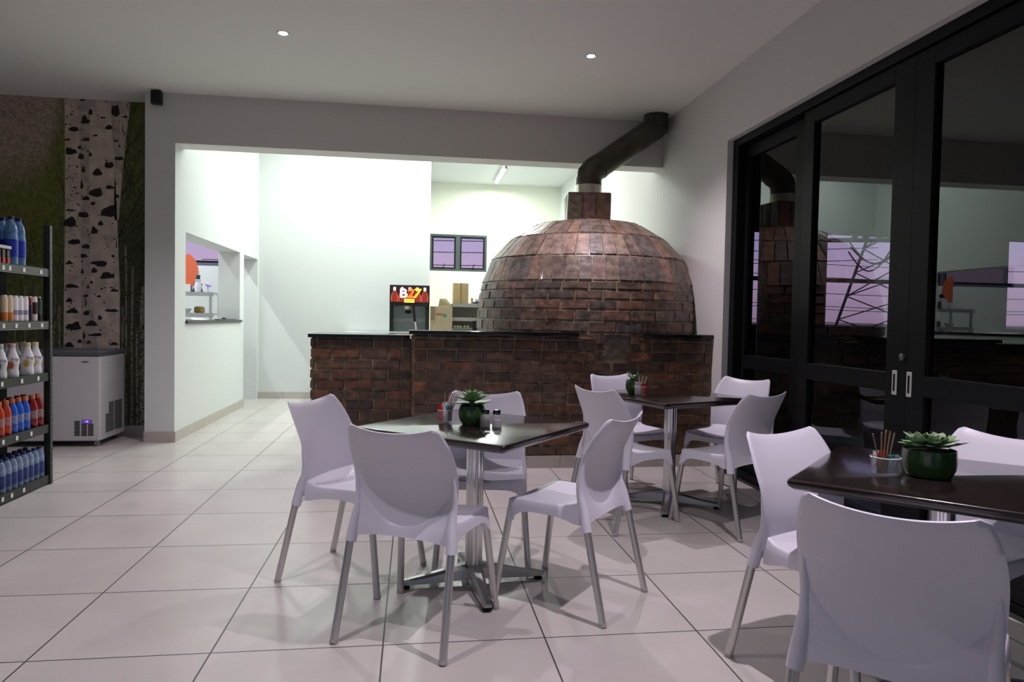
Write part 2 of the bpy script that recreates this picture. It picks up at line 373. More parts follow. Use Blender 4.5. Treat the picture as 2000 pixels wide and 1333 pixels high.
# ------------------------------------------------------------------ windows
def window(name, x0, x1, z0, z1, y, mid, frame_m, lab):
    f = MB(); a = 0.045
    for (xa, xb, za, zb) in ((x0, x1, z1-a, z1), (x0, x1, z0, z0+a), (x0, x0+a, z0+a, z1-a), (x1-a, x1, z0+a, z1-a), (mid-0.045, mid+0.045, z0+a, z1-a)):
        f.box((xa, y, za), (xb, y+0.06, zb))
    fo = struct(name, f, frame_m, bevel=0.004); fo['label'] = lab
    for (xa, xb) in ((x0+a, mid-0.045), (mid+0.045, x1-a)):
        s = MB(); b = 0.03
        s.box((xa, y+0.012, z0+a), (xb, y+0.05, z0+a+b)); s.box((xa, y+0.012, z1-a-b), (xb, y+0.05, z1-a)); s.box((xa, y+0.012, z0+a+b), (xa+b, y+0.05, z1-a-b)); s.box((xb-b, y+0.012, z0+a+b), (xb, y+0.05, z1-a-b))
        so = struct('window_sash', s, black_m, fo)
        struct('window_pane', MB().add([(xa+b, y+0.03, z0+a+b), (xb-b, y+0.03, z0+a+b), (xb-b, y+0.03, z1-a-b), (xa+b, y+0.03, z1-a-b)], [(0, 1, 2, 3)]), pane_win, so)
    return fo
fo = window('window_1', WX0, WX1, WZ0, WZ1, 14.50, 0.885, mat('grey_green_frame', (0.055, 0.07, 0.07), 0.5), 'small two-light kitchen window in a dark grey frame')
for hx_ in (0.58, 1.19): struct('window_handle', MB().box((hx_-0.01, 14.47, WZ0+0.05), (hx_+0.01, 14.50, WZ0+0.08)).tube([(hx_, 14.475, WZ0+0.07), (hx_+0.04, 14.46, WZ0+0.15)], 0.008, 8), black_m, fo)
window('window_2', -4.82, -2.62, 1.90, 2.55, 10.52, -3.5, mat('blue_grey_frame', (0.09, 0.09, 0.14), 0.5), 'long high window in a blue-grey frame in the side room')

# ------------------------------------------------------------------ black glazed sliding doors
def door_set():
    xo = XR+0.05
    f = MB()
    f.box((xo, DY1-0.09, 0), (xo+0.16, DY1, DZ)); f.box((xo, DY0, DZ-0.06), (xo+0.16, DY1-0.09, DZ)); f.box((xo, DY0, 0), (xo+0.16, DY0+0.09, DZ-0.06)); f.box((xo, DY0+0.09, 0), (xo+0.16, DY1-0.09, 0.035))
    fr = struct('door_1', f, black_m, bevel=0.004); fr['label'] = 'black aluminium frame around the tall glazed sliding doors'
    # leaves: (y_high, y_low, x offset)
    for k, (ya, yb, g0, g1, off) in enumerate(((5.35, 4.50, 5.295, 4.60, 0.075), (4.40, 3.345, 4.285, 3.51, 0.015), (3.345, 1.95, 3.215, 2.05, 0.015), (1.98, 0.7, 1.86, 0.8, 0.075))):
        x0, x1 = xo+off, xo+off+0.05
        s = MB()
        s.box((x0, g0, 0.04), (x1, ya, DZ-0.07)); s.box((x0, yb, 0.04), (x1, g1, DZ-0.07))
        s.box((x0, g1, 2.545), (x1, g0, DZ-0.07)); s.box((x0, g1, 0.86), (x1, g0, 0.965)); s.box((x0, g1, 0.04), (x1, g0, 0.16))
        lf = struct('door_leaf', s, black_m, fr, bevel=0.003)
        pn = MB()
        for za, zb in ((0.965, 2.545), (0.16, 0.86)): pn.add([(x0+0.025, g1, za), (x0+0.025, g0, za), (x0+0.025, g0, zb), (x0+0.025, g1, zb)], [(0, 1, 2, 3)])
        struct('door_pane', pn, pane_door, lf)
        if k in (1, 2):
            yc = 3.43 if k == 1 else 3.318
            h = MB(); h.rbox((-0.019, -0.066, 0), (0.019, 0.066, 0.006), 0.004)
            h.add([(0.008*math.cos(a)+0, (0.040 if math.sin(a) > 0 else -0.040)+0.008*math.sin(a), 0.0066) for a in [2*PI*i/16 for i in range(16)]], [tuple(range(16))], 1)
            h.xf(Matrix.Translation((x0, yc, 0.915)) @ Matrix(((0, 0, -1, 0), (1, 0, 0, 0), (0, 1, 0, 0), (0, 0, 0, 1))))
            ho = struct('door_handle', h, [mat('handle_plate', (0.66, 0.66, 0.60), 0.4, metal=0.3), black_m], lf); ho['label'] = 'brushed flush pull plate with a dark slot'
            if k == 1:
                MB().lathe([(0.02, 0), (0.02, 0.012), (0.012, 0.016)], seg=16).xf(Matrix.Translation((x0, 3.375, 1.055)) @ Matrix.Rotation(-PI/2, 4, 'Y')).build('door_lock', mat('lock_metal', (0.2, 0.2, 0.2), 0.3, metal=0.8), lf)
door_set()

# ------------------------------------------------------------------ dark covered terrace beyond the doors, with window openings onto the dusk
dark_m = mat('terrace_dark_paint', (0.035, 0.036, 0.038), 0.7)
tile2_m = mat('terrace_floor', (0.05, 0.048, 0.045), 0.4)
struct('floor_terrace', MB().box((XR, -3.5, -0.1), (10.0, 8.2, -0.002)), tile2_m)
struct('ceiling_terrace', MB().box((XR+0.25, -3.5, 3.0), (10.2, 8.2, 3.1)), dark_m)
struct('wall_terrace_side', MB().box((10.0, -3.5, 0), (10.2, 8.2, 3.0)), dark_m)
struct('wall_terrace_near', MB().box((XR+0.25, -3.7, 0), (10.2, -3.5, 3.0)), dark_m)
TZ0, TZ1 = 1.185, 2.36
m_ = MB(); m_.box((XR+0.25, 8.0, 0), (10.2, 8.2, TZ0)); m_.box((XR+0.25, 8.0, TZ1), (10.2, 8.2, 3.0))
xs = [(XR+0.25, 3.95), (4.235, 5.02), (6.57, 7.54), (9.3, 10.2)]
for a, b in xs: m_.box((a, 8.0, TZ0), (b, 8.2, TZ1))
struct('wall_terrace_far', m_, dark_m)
for i, (a, b) in enumerate(((3.95, 4.235), (5.02, 6.57), (7.54, 9.3))):
    f = MB(); f.box((a, 8.05, 1.75), (b, 8.09, 1.80)); f.box((a, 8.05, TZ0), (b, 8.09, TZ0+0.02)); f.box((a, 8.05, TZ1-0.02), (b, 8.09, TZ1)); f.box((a, 8.05, TZ0+0.02), (a+0.02, 8.09, TZ1-0.02)); f.box((b-0.02, 8.05, TZ0+0.02), (b, 8.09, TZ1-0.02))
    struct('window_%d' % (i+3), f, black_m)['label'] = 'black framed terrace window with one horizontal bar'
o = struct('ground_outside', MB().box((-80, 15.2, -0.6), (160, 300, -0.5)), mat('dusk_ground', (0.03, 0.03, 0.028), 0.9))

# ================================================================== BRICKWORK
BC = [(0.118, 0.064, 0.042), (0.105, 0.060, 0.042), (0.092, 0.056, 0.041), (0.135, 0.066, 0.042), (0.070, 0.048, 0.040), (0.115, 0.072, 0.048), (0.150, 0.068, 0.042), (0.086, 0.056, 0.046), (0.105, 0.066, 0.047)]
MORT = (0.19, 0.145, 0.10)
rb = random.Random(11)
def brick(mb, mf, u0, u1, v0, v1, d=0.012, g=0.006, col=None, wob=0.0025):
    nu = max(2, int((u1-u0)/0.06)); nv = 2
    k0 = rb.uniform(0.75, 1.3); col = col or [c*k0*m_ for c, m_ in zip(rb.choice(BC), (0.92, 0.84, 0.70))]
    us = [u0+g] + [u0+g+0.007 + (u1-u0-2*g-0.014)*i/nu for i in range(nu+1)] + [u1-g]
    vs_ = [v0+g] + [v0+g+0.006 + (v1-v0-2*g-0.012)*i/nv for i in range(nv+1)] + [v1-g]
    dd = d*rb.uniform(0.6, 1.35); tu = rb.uniform(-0.1, 0.1); tv = rb.uniform(-0.1, 0.1)
    V = []
    for j, v in enumerate(vs_):
        for i, u in enumerate(us):
            edge = i in (0, len(us)-1) or j in (0, len(vs_)-1)
            n = -0.003 if edge else dd + rb.uniform(-wob, wob) + tu*(u-(u0+u1)/2)*0.25 + tv*(v-(v0+v1)/2)*0.25
            V.append(mf(u+(0 if edge else rb.uniform(-0.0015, 0.0015)), v+rb.uniform(-0.0015, 0.0015), n))
    w_ = len(us); Fs = [(j*w_+i, j*w_+i+1, (j+1)*w_+i+1, (j+1)*w_+i) for j in range(len(vs_)-1) for i in range(w_-1)]
    mb.add(V, Fs, 0, tuple(col))
def brick_field(mb, mf, U0, U1, V0, V1, bl=0.232, bh=0.0865, off=0.0, skip=None, last=False):
    v = V0; r = 0
    while v < V1-0.01:
        vh = min(bh, V1-v); u = U0-((off+0.5*bl*(r % 2)+rb.uniform(-0.015, 0.015)) % bl)
        while u < U1-0.005:
            L = bl*rb.choice((1, 1, 1, 1, 0.5)) if r % 4 == 2 else bl
            a, b = max(u, U0), min(u+L, U1)
            if b-a > 0.03 and not (skip and skip(a, b, v, v+vh)):
                brick(mb, mf, a, b, v, v+vh)
            u += L
        v += vh; r += 1
CT = 1.115; CY = 5.62; LY = 5.95; LT = 1.068
OX, OY, OR = 1.665, 6.655, 1.055           # oven centre and radius
# counter: long section in front of the oven
mb = MB()
mb.box((0.0, CY, 0), (XR-0.001, CY+0.28, CT-0.03), col=MORT)
brick_field(mb, lambda u, v, n: (u, CY-n, v), 0.0, XR-0.004, 0.10, CT-0.032)
brick_field(mb, lambda u, v, n: (0.0-n, CY+u, v), 0.0, 0.28, 0.0, CT-0.032, off=0.1)
o = mb.build('brick_counter', brick_m, ang=28); tag(o, 'long dark varnished brick counter in front of the domed oven', 'counter')
mb = MB()
mb.box((-0.835, LY, 0), (-0.001, LY+0.28, LT-0.03), col=MORT)
brick_field(mb, lambda u, v, n: (u, LY-n, v), -0.835, -0.012, 0.0, LT-0.032, off=0.07)
brick_field(mb, lambda u, v, n: (-0.835-n, LY+u, v), 0.0, 0.28, 0.0, LT-0.032)
o = mb.build('brick_counter', brick_m, ang=28); tag(o, 'short lower brick counter set back left of the long one', 'counter')
def slab(a, b, lab, name='countertop'):
    o = MB().box(a, b).build(name, top_m, smooth=True, bevel=0.004); return tag(o, lab, 'countertop')
OV0, OV1 = 1.345, 1.90
m_ = MB(); m_.box((-0.035, CY-0.035, CT-0.03), (OV0, CY+0.36, CT))
slab((-0.035, CY-0.035, CT-0.03), (OV0, CY+0.36, CT), 'black stone top on the long brick counter, left of the oven front')
slab((OV1, CY-0.035, CT-0.03), (XR-0.002, CY+0.30, CT), 'short black stone top between the oven front and the right wall')
slab((-0.862, LY-0.035, LT-0.03), (-0.03, LY+0.62, LT), 'lower black stone top on the left brick counter under the drinks dispenser')

# oven dome (bricks laid in rings; two soldier courses, then the crown)
oven = thing('brick_pizza_oven', 'big domed brick oven with a steel flue rising behind the counter', 'oven', (OX, OY, 0))
PROF = [(0.0, OR-0.02), (1.02, OR+0.0), (1.12, OR+0.004), (1.215, OR+0.002), (1.31, OR-0.004), (1.395, OR-0.013), (1.475, OR-0.025), (1.55, OR-0.042),
        (1.77, OR-0.125), (1.975, OR-0.31), (2.125, OR-0.565), (2.195, 0.10)]
PROF = [(z, r) for z, r in PROF]
def prof_at(s):          # s in 0..len-1 : position along profile segments
    i = min(int(s), len(PROF)-2); t = s-i; z = PROF[i][0]*(1-t)+PROF[i+1][0]*t; r = PROF[i][1]*(1-t)+PROF[i+1][1]*t
    dz = PROF[i+1][0]-PROF[i][0]; dr = PROF[i+1][1]-PROF[i][1]; L = math.hypot(dz, dr)
    return z, r, dz/L, -dr/L   # normal (outward radial, up)
mb = MB()
mb.lathe([(r-0.001, z) for z, r in PROF] + [(0.002, 2.2)], seg=64, cap=False)
mb.fc = [MORT]*len(mb.fc)
for i in range(1, len(PROF)-1):
    z0, r0 = PROF[i]; z1, r1 = PROF[i+1]; L = math.hypot(z1-z0, r1-r0)
    soldier = i in (7, 8, 9, 10); bw = 0.13
    bw = 0.115 if soldier else 0.235
    if i == 8: bw = 0.12
    rm = max(r0, 0.2); n = max(6, int(round(2*PI*rm/bw)))
    for k in range(n):
        if rb.random() < 0.04 and soldier: pass
        a0 = 2*PI*(k+0.5*(i % 2))/n; a1 = a0+2*PI/n
        mid = (a0+a1)/2 % (2*PI)
        if 0.35*PI < mid < 0.75*PI: continue       # never seen from the room
        def mf(u, v, nn, i=i, a0=a0, a1=a1, L=L):
            s = i+v/L; z, r, nr, nz = prof_at(min(s, i+0.9999)); A = a0+(a1-a0)*u/0.2
            # facet: flatten each brick a little across its width
            h = (a1-a0)/2; fa = math.cos(h)/max(math.cos(A-(a0+h)), 0.5); r = r*(0.5+0.5*fa)
            return ((r+nn*nr)*math.cos(A), (r+nn*nr)*math.sin(A), z+nn*nz)
        k0 = rb.uniform(0.85, 1.35); c = [q*k0 for q in rb.choice(BC)]
        if soldier: c = [c[0]*1.3+0.03, c[1]*1.45+0.025, c[2]*1.55+0.024]  # upper courses lighter and pinker: lamp sheen put into the brick colour
        else: c = [c[0]*1.05+0.01, c[1]*1.15+0.01, c[2]*1.2+0.01]
        brick(mb, mf, 0.0, 0.2, 0.0, L, d=0.010, g=0.0055, col=c, wob=0.003)
mb.build('dome', brick_m, oven, ang=30)
# square brick collar, slightly rotated
mb = MB()
cw = 0.205
mb.box((-cw+0.012, -cw+0.012, 2.10), (cw-0.012, cw-0.012, 2.425), col=(0.10, 0.075, 0.045))
def sidef(k):
    R_ = Matrix.Rotation(k*PI/2, 3, 'Z')
    return lambda u, v, n: tuple(R_ @ Vector((u, -(cw-0.008)-n, v)))
for k in range(4):
    bs = ((-cw+0.004, -0.065), (-0.065, 0.065), (0.065, cw-0.004))
    for a, b in bs: brick(mb, sidef(k), a, b, 2.10, 2.425, d=0.006, g=0.003, col=[q*rb.uniform(0.8, 1.2) for q in (0.10, 0.062, 0.035)])
mb.xf(Matrix.Translation((-0.02, -0.03, 0)) @ Matrix.Rotation(math.radians(-8), 4, 'Z'))
mb.build('chimney_collar', brick_m, oven, ang=30)
fx, fy = -0.01, -0.03                              # flue centre (relative)
MB().lathe([(0.128, 2.41), (0.128, 2.52)], c=(fx, fy, 0), seg=32).build('flue_base_ring', flue2_m, oven)['label'] = 'bright steel ring at the foot of the flue'
TX, TY = 2.345-OX, 6.70-OY
def bend(p0, p1, z0):
    pts = [Vector((fx, fy, 2.50)), Vector((fx, fy, 2.60))]
    return pts
P = [Vector((fx, fy, 2.505)), Vector((fx, fy, 2.575))]
end = Vector((TX, TY, 3.14)); st = Vector((fx+0.11, fy+0.005, 2.72))
el = [P[1].lerp(P[1]+Vector((0, 0, 0.09)), t)*(1-t)+(P[1]+Vector((0, 0, 0.09))).lerp(st, t)*t for t in (0.33, 0.66)]
MB().tube([P[0], P[1]]+el+[st], [0.125, 0.125, 0.124, 0.122, 0.12], 32).build('flue_elbow', flue_m, oven)
MB().tube([st-(end-st).normalized()*0.02, st.lerp(end, 0.02), end], [0.124, 0.118, 0.118], 32).build('flue_pipe', flue_m, oven)
MB().lathe([(0.119, 3.09), (0.121, 3.12), (0.121, HC-0.002)], c=(TX, TY, 0), seg=32).build('flue_ceiling_sleeve', flue_m, oven)

# ================================================================== CHAIRS
def lerp_table(tb, x):
    for (a, va), (b, vb) in zip(tb[:-1], tb[1:]):
        if x <= b:
            t = (x-a)/(b-a); t = max(0, min(1, t)); return va+(vb-va)*t
    return tb[-1][1]
def smooth_table(tb, x):   # catmull-rom
    n = len(tb)
    for i in range(n-1):
        if x <= tb[i+1][0] or i == n-2:
            p0 = tb[max(i-1, 0)]; p1 = tb[i]; p2 = tb[i+1]; p3 = tb[min(i+2, n-1)]
            t = max(0, min(1, (x-p1[0])/(p2[0]-p1[0])))
            m1 = (p2[1]-p0[1])/max(p2[0]-p0[0], 1e-6)*(p2[0]-p1[0]); m2 = (p3[1]-p1[1])/max(p3[0]-p1[0], 1e-6)*(p2[0]-p1[0])
            return (2*t**3-3*t*t+1)*p1[1]+(t**3-2*t*t+t)*m1+(-2*t**3+3*t*t)*p2[1]+(t**3-t*t)*m2
WT = [(0.40, 0.206), (0.46, 0.207), (0.54, 0.213), (0.62, 0.217), (0.69, 0.216), (0.75, 0.207), (0.79, 0.196), (0.825, 0.181)]
YT = [(0.40, 0.108), (0.46, 0.118), (0.54, 0.113), (0.62, 0.090), (0.70, 0.054), (0.77, 0.014), (0.83, -0.028)]
ZTOP = 0.828
def back_pt(u, z):
    """u -1..1 across, z height: centre surface of the back shell (front side towards +y)"""
    hw = smooth_table(WT, z)
    return Vector((u*hw, smooth_table(YT, z) + (0.008+0.030*min(1, max(0, (z-0.45)/0.2)))*abs(u)**2.2, z))
def make_chair():
    t = thing('dining_chair', 'x', 'chair', group='white plastic dining chairs')
    # ---- backrest shell
    nu, nv = 28, 26; th = 0.0065
    def row_z(u, v):
        ztop = ZTOP - 0.026*(1-abs(u)**2.0) - 0.012*max(0, (abs(u)-0.93)/0.07)**2
        zbot = 0.425 + 0.0*abs(u)
        return zbot + (ztop-zbot)*v
    mb = MB(); rings = []
    for side in (1, -1):
        V = []
        for j in range(nv+1):
            for i in range(nu+1):
                u = -1+2*i/nu; z = row_z(u, j/nv); p = back_pt(u, z)
                e = 1e-3; du = back_pt(min(u+e, 1), z)-back_pt(max(u-e, -1), z); dz = back_pt(u, z+e)-back_pt(u, z-e)
                n = dz.cross(du).normalized(); n = n if n.y > 0 else -n
                ed = min(1-abs(u), 0.04)/0.04; et = min(1-j/nv, 0.03)/0.03
                V.append(p + n*side*th*(0.35+0.65*min(ed, et)**0.5))
        rings.append(V)
    W = nu+1; V = rings[0]+rings[1]; off = len(rings[0]); Fs = []
    for j in range(nv):
        for i in range(nu):
            a = j*W+i; Fs.append((a, a+1, a+W+1, a+W)); Fs.append((off+a, off+a+W, off+a+W+1, off+a+1))
    for i in range(nu): Fs.append((i, off+i, off+i+1, i+1)); a = nv*W+i; Fs.append((a, a+1, off+a+1, off+a))
    for j in range(nv): a = j*W; Fs.append((a, a+W, off+a+W, off+a)); a = j*W+nu; Fs.append((a, off+a, off+a+W, a+W))
    mb.add(V, Fs); mb.build('backrest', plastic_m, t, ang=75)
    # ---- seat with apron, sleeves and the U-shaped rear frame
    mb = MB()
    YF, YR = 0.475, 0.134
    def hw_seat(y): s = (y-YR)/(YF-YR); return 0.196+0.014*math.sin(PI*min(max(s, 0), 1)*0.6)
    def outline(n=72):
        pts = []; r = 0.034; h1 = hw_seat(YF)
        for k in range(19): y = YR-0.01+(YF-r-YR+0.01)*k/18; pts.append((-hw_seat(y), y, -1, 0))
        for k in range(1, 9): a = PI - PI/2*k/8; pts.append((-h1+r+r*math.cos(a), YF-r+r*math.sin(a), math.cos(a), math.sin(a)))
        for k in range(1, 17): x = -h1+r+(2*h1-2*r)*k/16; pts.append((x, YF+0.006*math.cos(x/h1*PI/2)*1.0, 0, 1))
        for k in range(1, 9): a = PI/2 - PI/2*k/8; pts.append((h1-r+r*math.cos(a), YF-r+r*math.sin(a), math.cos(a), math.sin(a)))
        for k in range(1, 19): y = YF-r-(YF-r-YR+0.01)*k/18; pts.append((hw_seat(y), y, 1, 0))
        return pts
    def ztop(x, y):
        s = (y-YR)/(YF-YR); q = abs(x)/0.2
        return 0.446 + 0.008*q**2 - 0.014*math.sin(PI*min(max(s, 0), 1))*(1-q*q*0.7) - 0.012*max(0, s-0.72)**2/0.08 + 0.03*math.exp(-max(y-YR, 0)/0.018)*(1-0.2*q)
    def zbot(x, y):
        s = (y-YR)/(YF-YR); q = abs(x)/0.2
        side = 0.392 + 0.012*math.sin(PI*min(max(s, 0), 1))
        cf = math.exp(-((0.195-abs(x))**2+(YF-0.02-y)**2)/0.0016); cb = math.exp(-((y-YR)**2)/0.003)*(q > 0.8)
        return side - 0.040*cf - 0.012*cb + 0.004*(s > 0.9)*(1-q)
    ol = outline()
    sec = []
    for (x, y, nx, ny) in ol:
        zt, zb = ztop(x, y), zbot(x, y)
        sec.append([(x-nx*0.012, y-ny*0.012, zt+0.001), (x-nx*0.004, y-ny*0.004, zt-0.001), (x, y, zt-0.007), (x+nx*0.003, y+ny*0.003, (zt+zb)/2), (x+nx*0.005, y+ny*0.005, zb),
                    (x-nx*0.004, y-ny*0.004, zb), (x-nx*0.007, y-ny*0.007, zt-0.012)])
    m_ = len(sec[0])
    V = [p for s in sec for p in s]; Fs = [(i*m_+j, i*m_+j+1, (i+1)*m_+j+1, (i+1)*m_+j) for i in range(len(sec)-1) for j in range(m_-1)]
    mb.add(V, Fs)
    # top surface: fan of rows between left and right halves of the outline
    n = len(ol); half = n//2; rows = []
    for i in range(half):
        a = Vector(sec[i][0]); b = Vector(sec[n-1-i][0]); row = []
        for k in range(17):
            p = a.lerp(b, k/16); yc = p.y; row.append((p.x, p.y, ztop(p.x, p.y)+0.001))
        rows.append(row)
    V = [p for r in rows for p in r]; mb.add(V, [(i*17+k, i*17+k+1, (i+1)*17+k+1, (i+1)*17+k) for i in range(half-1) for k in range(16)])
    V = [(p[0], p[1], p[2]-0.014) for r in rows for p in r]; mb.add(V, [(i*17+k, (i+1)*17+k, (i+1)*17+k+1, i*17+k+1) for i in range(half-1) for k in range(16)])
    # front sleeves
    for s in (-1, 1):
        mb.tube([(s*0.1955, 0.4625, 0.352), (s*0.191, 0.455, 0.40), (s*0.186, 0.446, 0.434)], [0.0182, 0.0195, 0.018], 16)
        # rear sleeve: rises behind the backrest edge and melts into it
        P_ = [Vector((s*0.2095, 0.086, 0.362)), Vector((s*0.2065, 0.095, 0.40)), Vector((s*0.202, 0.104, 0.45))]
        for z in (0.50, 0.55, 0.60, 0.64):
            q = back_pt(s*0.945, z); k = (z-0.5)/0.14; P_.append(q+Vector((-s*0.004*k, -0.008+0.004*k, 0)))
        mb.tube(P_, [0.0215, 0.0208, 0.0180, 0.0152, 0.0125, 0.0095, 0.005], 16)
    # rear frame web between the sleeves, filleted up into the backrest
    def web(i, j, outer=True):
        u = -1+2*i; zt_ = 0.440+0.172*abs(u)**2.3; zb_ = 0.402-0.020*abs(u)**3
        z = zb_+(zt_-zb_)*j
        q = back_pt(u*0.965, max(z, 0.43)); bulge = 0.017*(1-j)**1.3+0.011*(1-j)**0.35+0.003
        return (q.x*(1.0), q.y-bulge-(0.0 if outer else -0.009), z)
    mb.grid(lambda i, j: web(i, j), 28, 8); mb.grid(lambda i, j: web(i, j, False), 28, 8, flip=True)
    Vb = [web(i/28, 0) for i in range(29)]+[web(i/28, 0, False) for i in range(29)]
    mb.add(Vb, [(i, i+1, 30+i, 29+i) for i in range(28)])
    mb.build('seat', plastic_m, t, ang=50)
    # ---- legs
    for a, b in (((-0.2235, 0.0, 0.006), (-0.2105, 0.084, 0.366)), ((0.2235, 0.0, 0.006), (0.2105, 0.084, 0.366)), ((-0.225, 0.515, 0.006), (-0.196, 0.464, 0.362)), ((0.225, 0.515, 0.006), (0.196, 0.464, 0.362))):
        lg = MB().tube([a, b], 0.0150, 18).build('leg', alu_m, t)
        A = Vector(a); B = Vector(b); d = (B-A).normalized()
        MB().tube([A-d*0.004, A+d*0.010], 0.0157, 18).build('foot_cap', mat('clear_grey_cap', (0.45, 0.44, 0.43), 0.3), lg)
    return t
# (rear-foot midpoint x, y, facing angle in degrees, label)
CH = [
 (-0.497, 3.463, -27, 'white plastic chair left of the nearest full table, side-on, facing right'),
 (-0.080, 2.522, 62.5, 'white plastic chair with its back to the viewer at the front of the middle table'),
 (0.905, 2.828, 140, 'white plastic chair right of the middle table, turned three-quarters away, facing left'),
 (0.400, 3.795, -97, 'white plastic chair behind the succulent and salt shakers on the middle table'),
 (1.050, 4.000, 26.5, 'white plastic chair at the near left of the far table, partly behind another chair'),
 (1.465, 5.085, -70, 'white plastic chair close to the brick counter, behind the pot on the far table'),
 (2.425, 4.800, -147, 'white plastic chair beside the glass doors at the far right of the far table'),
 (2.020, 3.735, 116, 'white plastic chair at the near right of the far table, back to the viewer'),
 (1.365, 2.455, -69, 'white plastic chair at the left corner of the right-hand table, its seat facing the viewer'),
 (1.035, 1.385, 44, 'large white plastic chair in the bottom right corner, its back nearest to the viewer'),
 (2.235, 2.325, -161, 'white plastic chair behind the right-hand table, cut by the right edge of the photo'),
]
chair0 = make_chair()
for i, (x, y, a, lab) in enumerate(CH):
    rz = math.radians(a-90)
    if i == 0:
        c = chair0; c.location = (x, y, 0); c.rotation_euler = (0, 0, rz); c['label'] = lab
    else: c = dup(chair0, (x, y, 0), rz, lab)

# ================================================================== TABLES
TH = 0.735
def make_table():
    t = thing('dining_table', 'x', 'table', group='square dark dining tables')
    mb = MB(); h = 0.392; r = 0.018
    def ring(ins, z):
        pts = []; hh = h-ins
        for cx, cy, a0 in ((1, 1, 0), (-1, 1, 90), (-1, -1, 180), (1, -1, 270)):
            for k in range(5):
                a = math.radians(a0+90*k/4); rr = max(r-ins*0.3, 0.004); pts.append((cx*(hh-rr)+rr*math.cos(a), cy*(hh-rr)+rr*math.sin(a), z))
        return pts
    mb.loft([ring(0.016, TH-0.034), ring(0.003, TH-0.024), ring(0.0, TH-0.016), ring(0.001, TH-0.007), ring(0.004, TH-0.002), ring(0.009, TH)], cap=True)
    mb.build('tabletop', table_m, t, ang=50)
    MB().box((-0.15, -0.15, TH-0.042), (0.15, 0.15, TH-0.034)).build('mounting_plate', black_m, t)
    # column: four joined tubes
    mb = MB(); rings = []
    for z in (0.06, TH-0.042):
        pts = []
        for k in range(48):
            a = 2*PI*k/48; rr = 0.0335+0.0065*abs(math.cos(2*a))**0.7; pts.append((rr*math.cos(a), rr*math.sin(a), z))
        rings.append(pts)
    mb.loft(rings, cap=True); mb.build('column', polish_m, t, ang=60)
    # cross foot
    for k in range(4):
        R_ = Matrix.Rotation(k*PI/2, 4, 'Z'); secs = []
        for s_, wv, zb, zt_ in ((0.0, 0.036, 0.034, 0.100), (0.05, 0.036, 0.032, 0.096), (0.12, 0.032, 0.027, 0.080), (0.22, 0.026, 0.022, 0.057), (0.315, 0.021, 0.020, 0.040), (0.335, 0.015, 0.022, 0.035)):
            secs.append([(s_, -wv, zb), (s_, wv, zb), (s_, wv*0.9, zb+(zt_-zb)*0.75), (s_, wv*0.45, zt_), (s_, -wv*0.45, zt_), (s_, -wv*0.9, zb+(zt_-zb)*0.75)])
        ft = MB().loft(secs, cap=True).xf(R_).build('foot_arm', base_m, t, ang=25)
        p = R_ @ Vector((0.31, 0, 0))
        MB().lathe([(0.020, 0.0), (0.021, 0.008), (0.014, 0.012), (0.008, 0.016), (0.008, 0.024)], c=p, seg=16).build('foot_pad', rubber_m, ft)
    return t
tb0 = make_table()
TB = [(0.288, 3.165, 51, 3, 'square dark wood table in the middle foreground with a succulent and shakers'),
      (1.700, 4.430, 20.5, 23, 'square dark wood table further back, near the brick counter'),
      (1.715, 2.035, 45.5, 0, 'square dark wood table at the right edge with a wide succulent pot')]
TABLES = []
for i, (x, y, a, fa, lab) in enumerate(TB):
    t = tb0 if i == 0 else dup(tb0)
    t.location = (x, y, 0); t.rotation_euler = (0, 0, math.radians(a)); t['label'] = lab; TABLES.append(t)
# feet turned to the angle seen under each table (arms point to the table corners)
for t, (x, y, a, fa, lab) in zip(TABLES, TB):
    for ch in t.children:
        if ch.name.startswith(('foot_arm', 'column')): ch.rotation_euler = (0, 0, math.radians(-45+(0)))
bpy.context.view_layer.update()

# ================================================================== TABLE-TOP ITEMS
def leaf(mb, base, yaw, elev, L, Wd, curl=0.3, mi=0, th=0.004):
    n = 6; d = Vector((math.cos(yaw), math.sin(yaw), 0)); sd = Vector((-math.sin(yaw), math.cos(yaw), 0)); V = []
    for i in range(n+1):
        t = i/n; e = elev + curl*t; p = Vector(base) + d*(L*t*math.cos(elev)) + Vector((0, 0, L*t*math.sin(elev)+curl*L*t*t*0.5))
        wv = Wd*(math.sin(PI*min(1, t*0.78+0.14))**0.8)*(1 if t < 0.999 else 0.12)*0.5
        V += [tuple(p-sd*wv+Vector((0, 0, 0.25*wv))), tuple(p-Vector((0, 0, th*(1-t)))), tuple(p+sd*wv+Vector((0, 0, 0.25*wv))), tuple(p+Vector((0, 0, 0.001+th*0.3)))]
    Fs = []
    for i in range(n):
        for k in range(4): Fs.append((i*4+k, i*4+(k+1) % 4, (i+1)*4+(k+1) % 4, (i+1)*4+k))
    Fs += [(3, 2, 1, 0), (n*4, n*4+1, n*4+2, n*4+3)]
    mb.add(V, Fs, mi)
